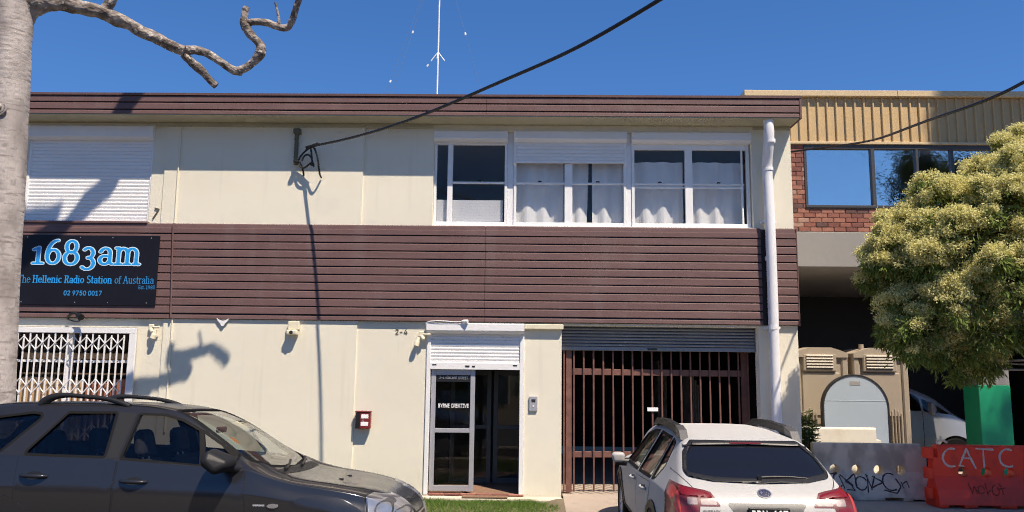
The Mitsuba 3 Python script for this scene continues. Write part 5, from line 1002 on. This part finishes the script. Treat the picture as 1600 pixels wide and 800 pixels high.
for i, (x, y, z, r) in enumerate(LOB):
    c = np.array([x, y, z]); n = int((34000 if i < 44 else 60000) * r * r / 6.5)
    u = lr.normal(size=(n, 3)); u /= np.linalg.norm(u, axis=1, keepdims=True); rad = r * lr.uniform(.45, 1.0, (n, 1)) ** .6 * (1 + .95 * (meshkit.fbm(u * 2.6 + i * 9.1, 3)[:, None] - .5) * 2)
    p = c + u * rad * [1.08, 1.0, .92]
    d = u * .55 + lr.normal(size=(n, 3)) * .5 - [0, 0, .75]; d /= np.linalg.norm(d, axis=1, keepdims=True); s = np.cross(d, lr.normal(size=(n, 3))); s /= np.linalg.norm(s, axis=1, keepdims=True)
    L, W = .105 * lr.uniform(.7, 1.25, (n, 1)), .026 * lr.uniform(.8, 1.2, (n, 1)); mid = p + d * L * .5
    V = np.stack([p, mid - s * W / 2, p + d * L, mid + s * W / 2], 1).reshape(-1, 3); b = np.arange(n)[:, None] * 4; t = lr.uniform(0, 1, (n, 1)); tone = .8 + .4 * meshkit.noise(p * 2.2)[:, None]
    C = (np.array([.090, .135, .030]) * (1 - t) + np.array([.23, .29, .085]) * t) * tone
    lv.append(V); lf.append(np.vstack([b + [0, 1, 2], b + [0, 2, 3]]) + nl); lc.append(np.repeat(C, 4, 0)); nl += 4 * n
    # blossom on the upper, outer side, in tufts
    m = int(3000 * r * r / .16); u = lr.normal(size=(m, 3)); u[:, 2] = np.abs(u[:, 2]) * 1.2 + .05; u /= np.linalg.norm(u, axis=1, keepdims=True)
    keep = meshkit.noise((c + u * r) * 6.5, 3) + .30 * u[:, 2] > .56 + .10 * (z < 3.3); u = u[keep]; m = len(u); q = c + u * r * (1.02 + .95 * (meshkit.fbm(u * 2.6 + i * 9.1, 3)[:, None] - .5) * 2) * [1.08, 1.0, .92]
    for w in range(7):
        e = lr.normal(size=(m, 3)); e /= np.linalg.norm(e, axis=1, keepdims=True); s = np.cross(e, lr.normal(size=(m, 3))); s /= np.linalg.norm(s, axis=1, keepdims=True); o = q + lr.normal(size=(m, 3)) * .026 + [0, 0, .025]
        V = np.stack([o, o + e * .036 - s * .010, o + e * .036 + s * .010], 1).reshape(-1, 3); t = lr.uniform(0, 1, (m, 1)); fv.append(V); ff.append(np.arange(3 * m).reshape(-1, 3) + nf); fc.append(np.repeat(np.array([.60, .58, .22]) * (1 - t) + np.array([.84, .78, .42]) * t, 3, 0)); nf += 3 * m
    if i < 44 and z < 5.9: tw.append(tube([(8.3, -1.4, min(z + .2, 4.0)), ((8.3 + x) / 2, (y - 1.4) / 2, z - .05), (x, y, z)], [.03, .02, .008], 6, 4))
part(FT, 'branches', cat(*tw), 'mat_bark', smooth=60)
part(FT, 'foliage', trimesh.Trimesh(np.vstack(lv), np.vstack(lf), process=False), 'mat_leaf', color=np.vstack(lc), kind='stuff')
part(FT, 'blossom', trimesh.Trimesh(np.vstack(fv), np.vstack(ff), process=False), 'mat_flower', color=np.vstack(fc), kind='stuff')

# ------------------------------------------------------------------ gum tree outside the frame: its mirror image shows in the upstairs panes
GM = thing('gum_tree', 'tall gum tree whose reflection shows in the upper right window panes', 'tree')
part(GM, 'trunk', tube([(12.5, -6.5, .0), (12.4, -6.4, 4), (12.8, -6.2, 9), (13.4, -4.6, 15), (14.1, -3.4, 19)], [.35, .28, .2, .12, .06], 14, 5, .08, 4), 'mat_bark', smooth=60)
gv, gf, gc, ng = [], [], [], 0; gr_ = np.random.default_rng(8)
for x, y, z, r in [(12.4, -6, 6.9, .6), (11.7, -6, 6.2, .45), (13.2, -5.6, 8.2, .9), (12.4, -6.2, 8.9, .7), (13.9, -3.1, 13.3, .16), (11.6, -6, 5.7, .35), (13.5, -6, 8.0, 1.2), (12.5, -6, 11, 1.5), (13.8, -5, 13, 1.6), (13.6, -3.2, 18.9, .8), (14.3, -3.1, 19.6, 1.1), (14.9, -3.3, 18.8, 1.1), (13.9, -3.1, 19.2, .8), (14.6, -3.1, 19.3, 1.0), (13.5, -3.1, 18.6, .6), (14.2, -3.2, 18.6, .7), (13.3, -3.1, 19.5, .5)]:
    n = int((20000 if z > 18 else 9000) * r * r); V, Fc, C = lance(n, np.array([[x, y, z]]) + gr_.normal(size=(9, 3)) * r * .4, r * .28, .13, .03, .6, int(x * 100), ((.035, .05, .02), (.08, .10, .04))); gv.append(V); gf.append(Fc + ng); gc.append(C); ng += len(V)
part(GM, 'foliage', trimesh.Trimesh(np.vstack(gv), np.vstack(gf), process=False), 'mat_leaf', color=np.vstack(gc), kind='stuff')

# ------------------------------------------------------------------ grass
n = 42000; gx, gy = rng.uniform(-6.5, .5, n), -.27 - 2.6 * rng.uniform(0, 1, n) ** 1.6; gk = meshkit.fbm(np.c_[gx * 2.2, gy * 2.2, 0 * gx], 3) > .30; gx, gy = gx[gk], gy[gk]; n = len(gx)
h = rng.uniform(.03, .085, n) * (.6 + .8 * meshkit.noise(np.c_[gx * 3, gy * 3, 0 * gx])); a = rng.uniform(0, 6.283, n); lean = rng.normal(size=(n, 2)) * .035; z = g(gx, gy); w = .0045
V = np.stack([np.c_[gx - w * np.cos(a), gy - w * np.sin(a), z], np.c_[gx + w * np.cos(a), gy + w * np.sin(a), z], np.c_[gx + lean[:, 0], gy + lean[:, 1], z + h]], 1).reshape(-1, 3); t = rng.uniform(0, 1, (n, 1))
scene['grass'] = mikit.ply(trimesh.Trimesh(V, np.arange(3 * n).reshape(-1, 3), process=False), 'mat_grass', color=np.repeat(np.array([.075, .16, .03]) * (1 - t) + np.array([.20, .29, .075]) * t, 3, 0))
labels['grass'] = {'label': 'rough green grass along the foot of the cream wall', 'category': 'grass', 'kind': 'stuff'}
dr_ = rng.uniform(0, 1, 260); lx, ly = rng.uniform(.7, 4.2, 260), rng.uniform(-3.2, -.05, 260)

# ------------------------------------------------------------------ across the street, behind the viewer: it shows only mirrored in paint and glass
for i, (x, w, h, c) in enumerate(((-22, 11, 3.2, 'mat_brick_0'), (-7, 12, 3.4, 'mat_wall'), (9, 11, 3.1, 'mat_brick_1'), (24, 12, 3.3, 'mat_greywall'))):
    HO = thing('house', ('red brick bungalow across the street, farthest left', 'cream bungalow across the street facing the sign', 'dark brick bungalow across the street facing the driveway', 'grey bungalow across the street, farthest right')[i], 'house')
    part(HO, 'wall', bx(x - w / 2, x + w / 2, -37, -29, .25, h), c); part(HO, 'roof', ext_yz(Polygon([(-37.6, h), (-33, h + 2.3), (-28.4, h)]), x - w / 2 - .5, x + w / 2 + .5), 'mat_siding')
    part(HO, 'door', cb(x - .5, x + .5, -29, -28.94, .3, 2.4, .02), 'mat_dark')
    for dx in (-3, 3): part(HO, 'window', cb(x + dx - .9, x + dx + .9, -29, -28.95, 1.1, 2.4, .02), 'mat_reflect_glass')
hv, hf, hc, nh = [], [], [], 0
V, Fc, C = lance(26000, np.c_[rng.uniform(-30, 30, 700), rng.uniform(-25.5, -24.5, 700), rng.uniform(.4, 1.9, 700)], .25, .16, .06, .2, 77, ((.03, .05, .015), (.07, .10, .03)))
single('hedge', trimesh.Trimesh(V, Fc, process=False), 'mat_leaf', 'long clipped hedge across the street', 'hedge', kind='stuff', color=C)
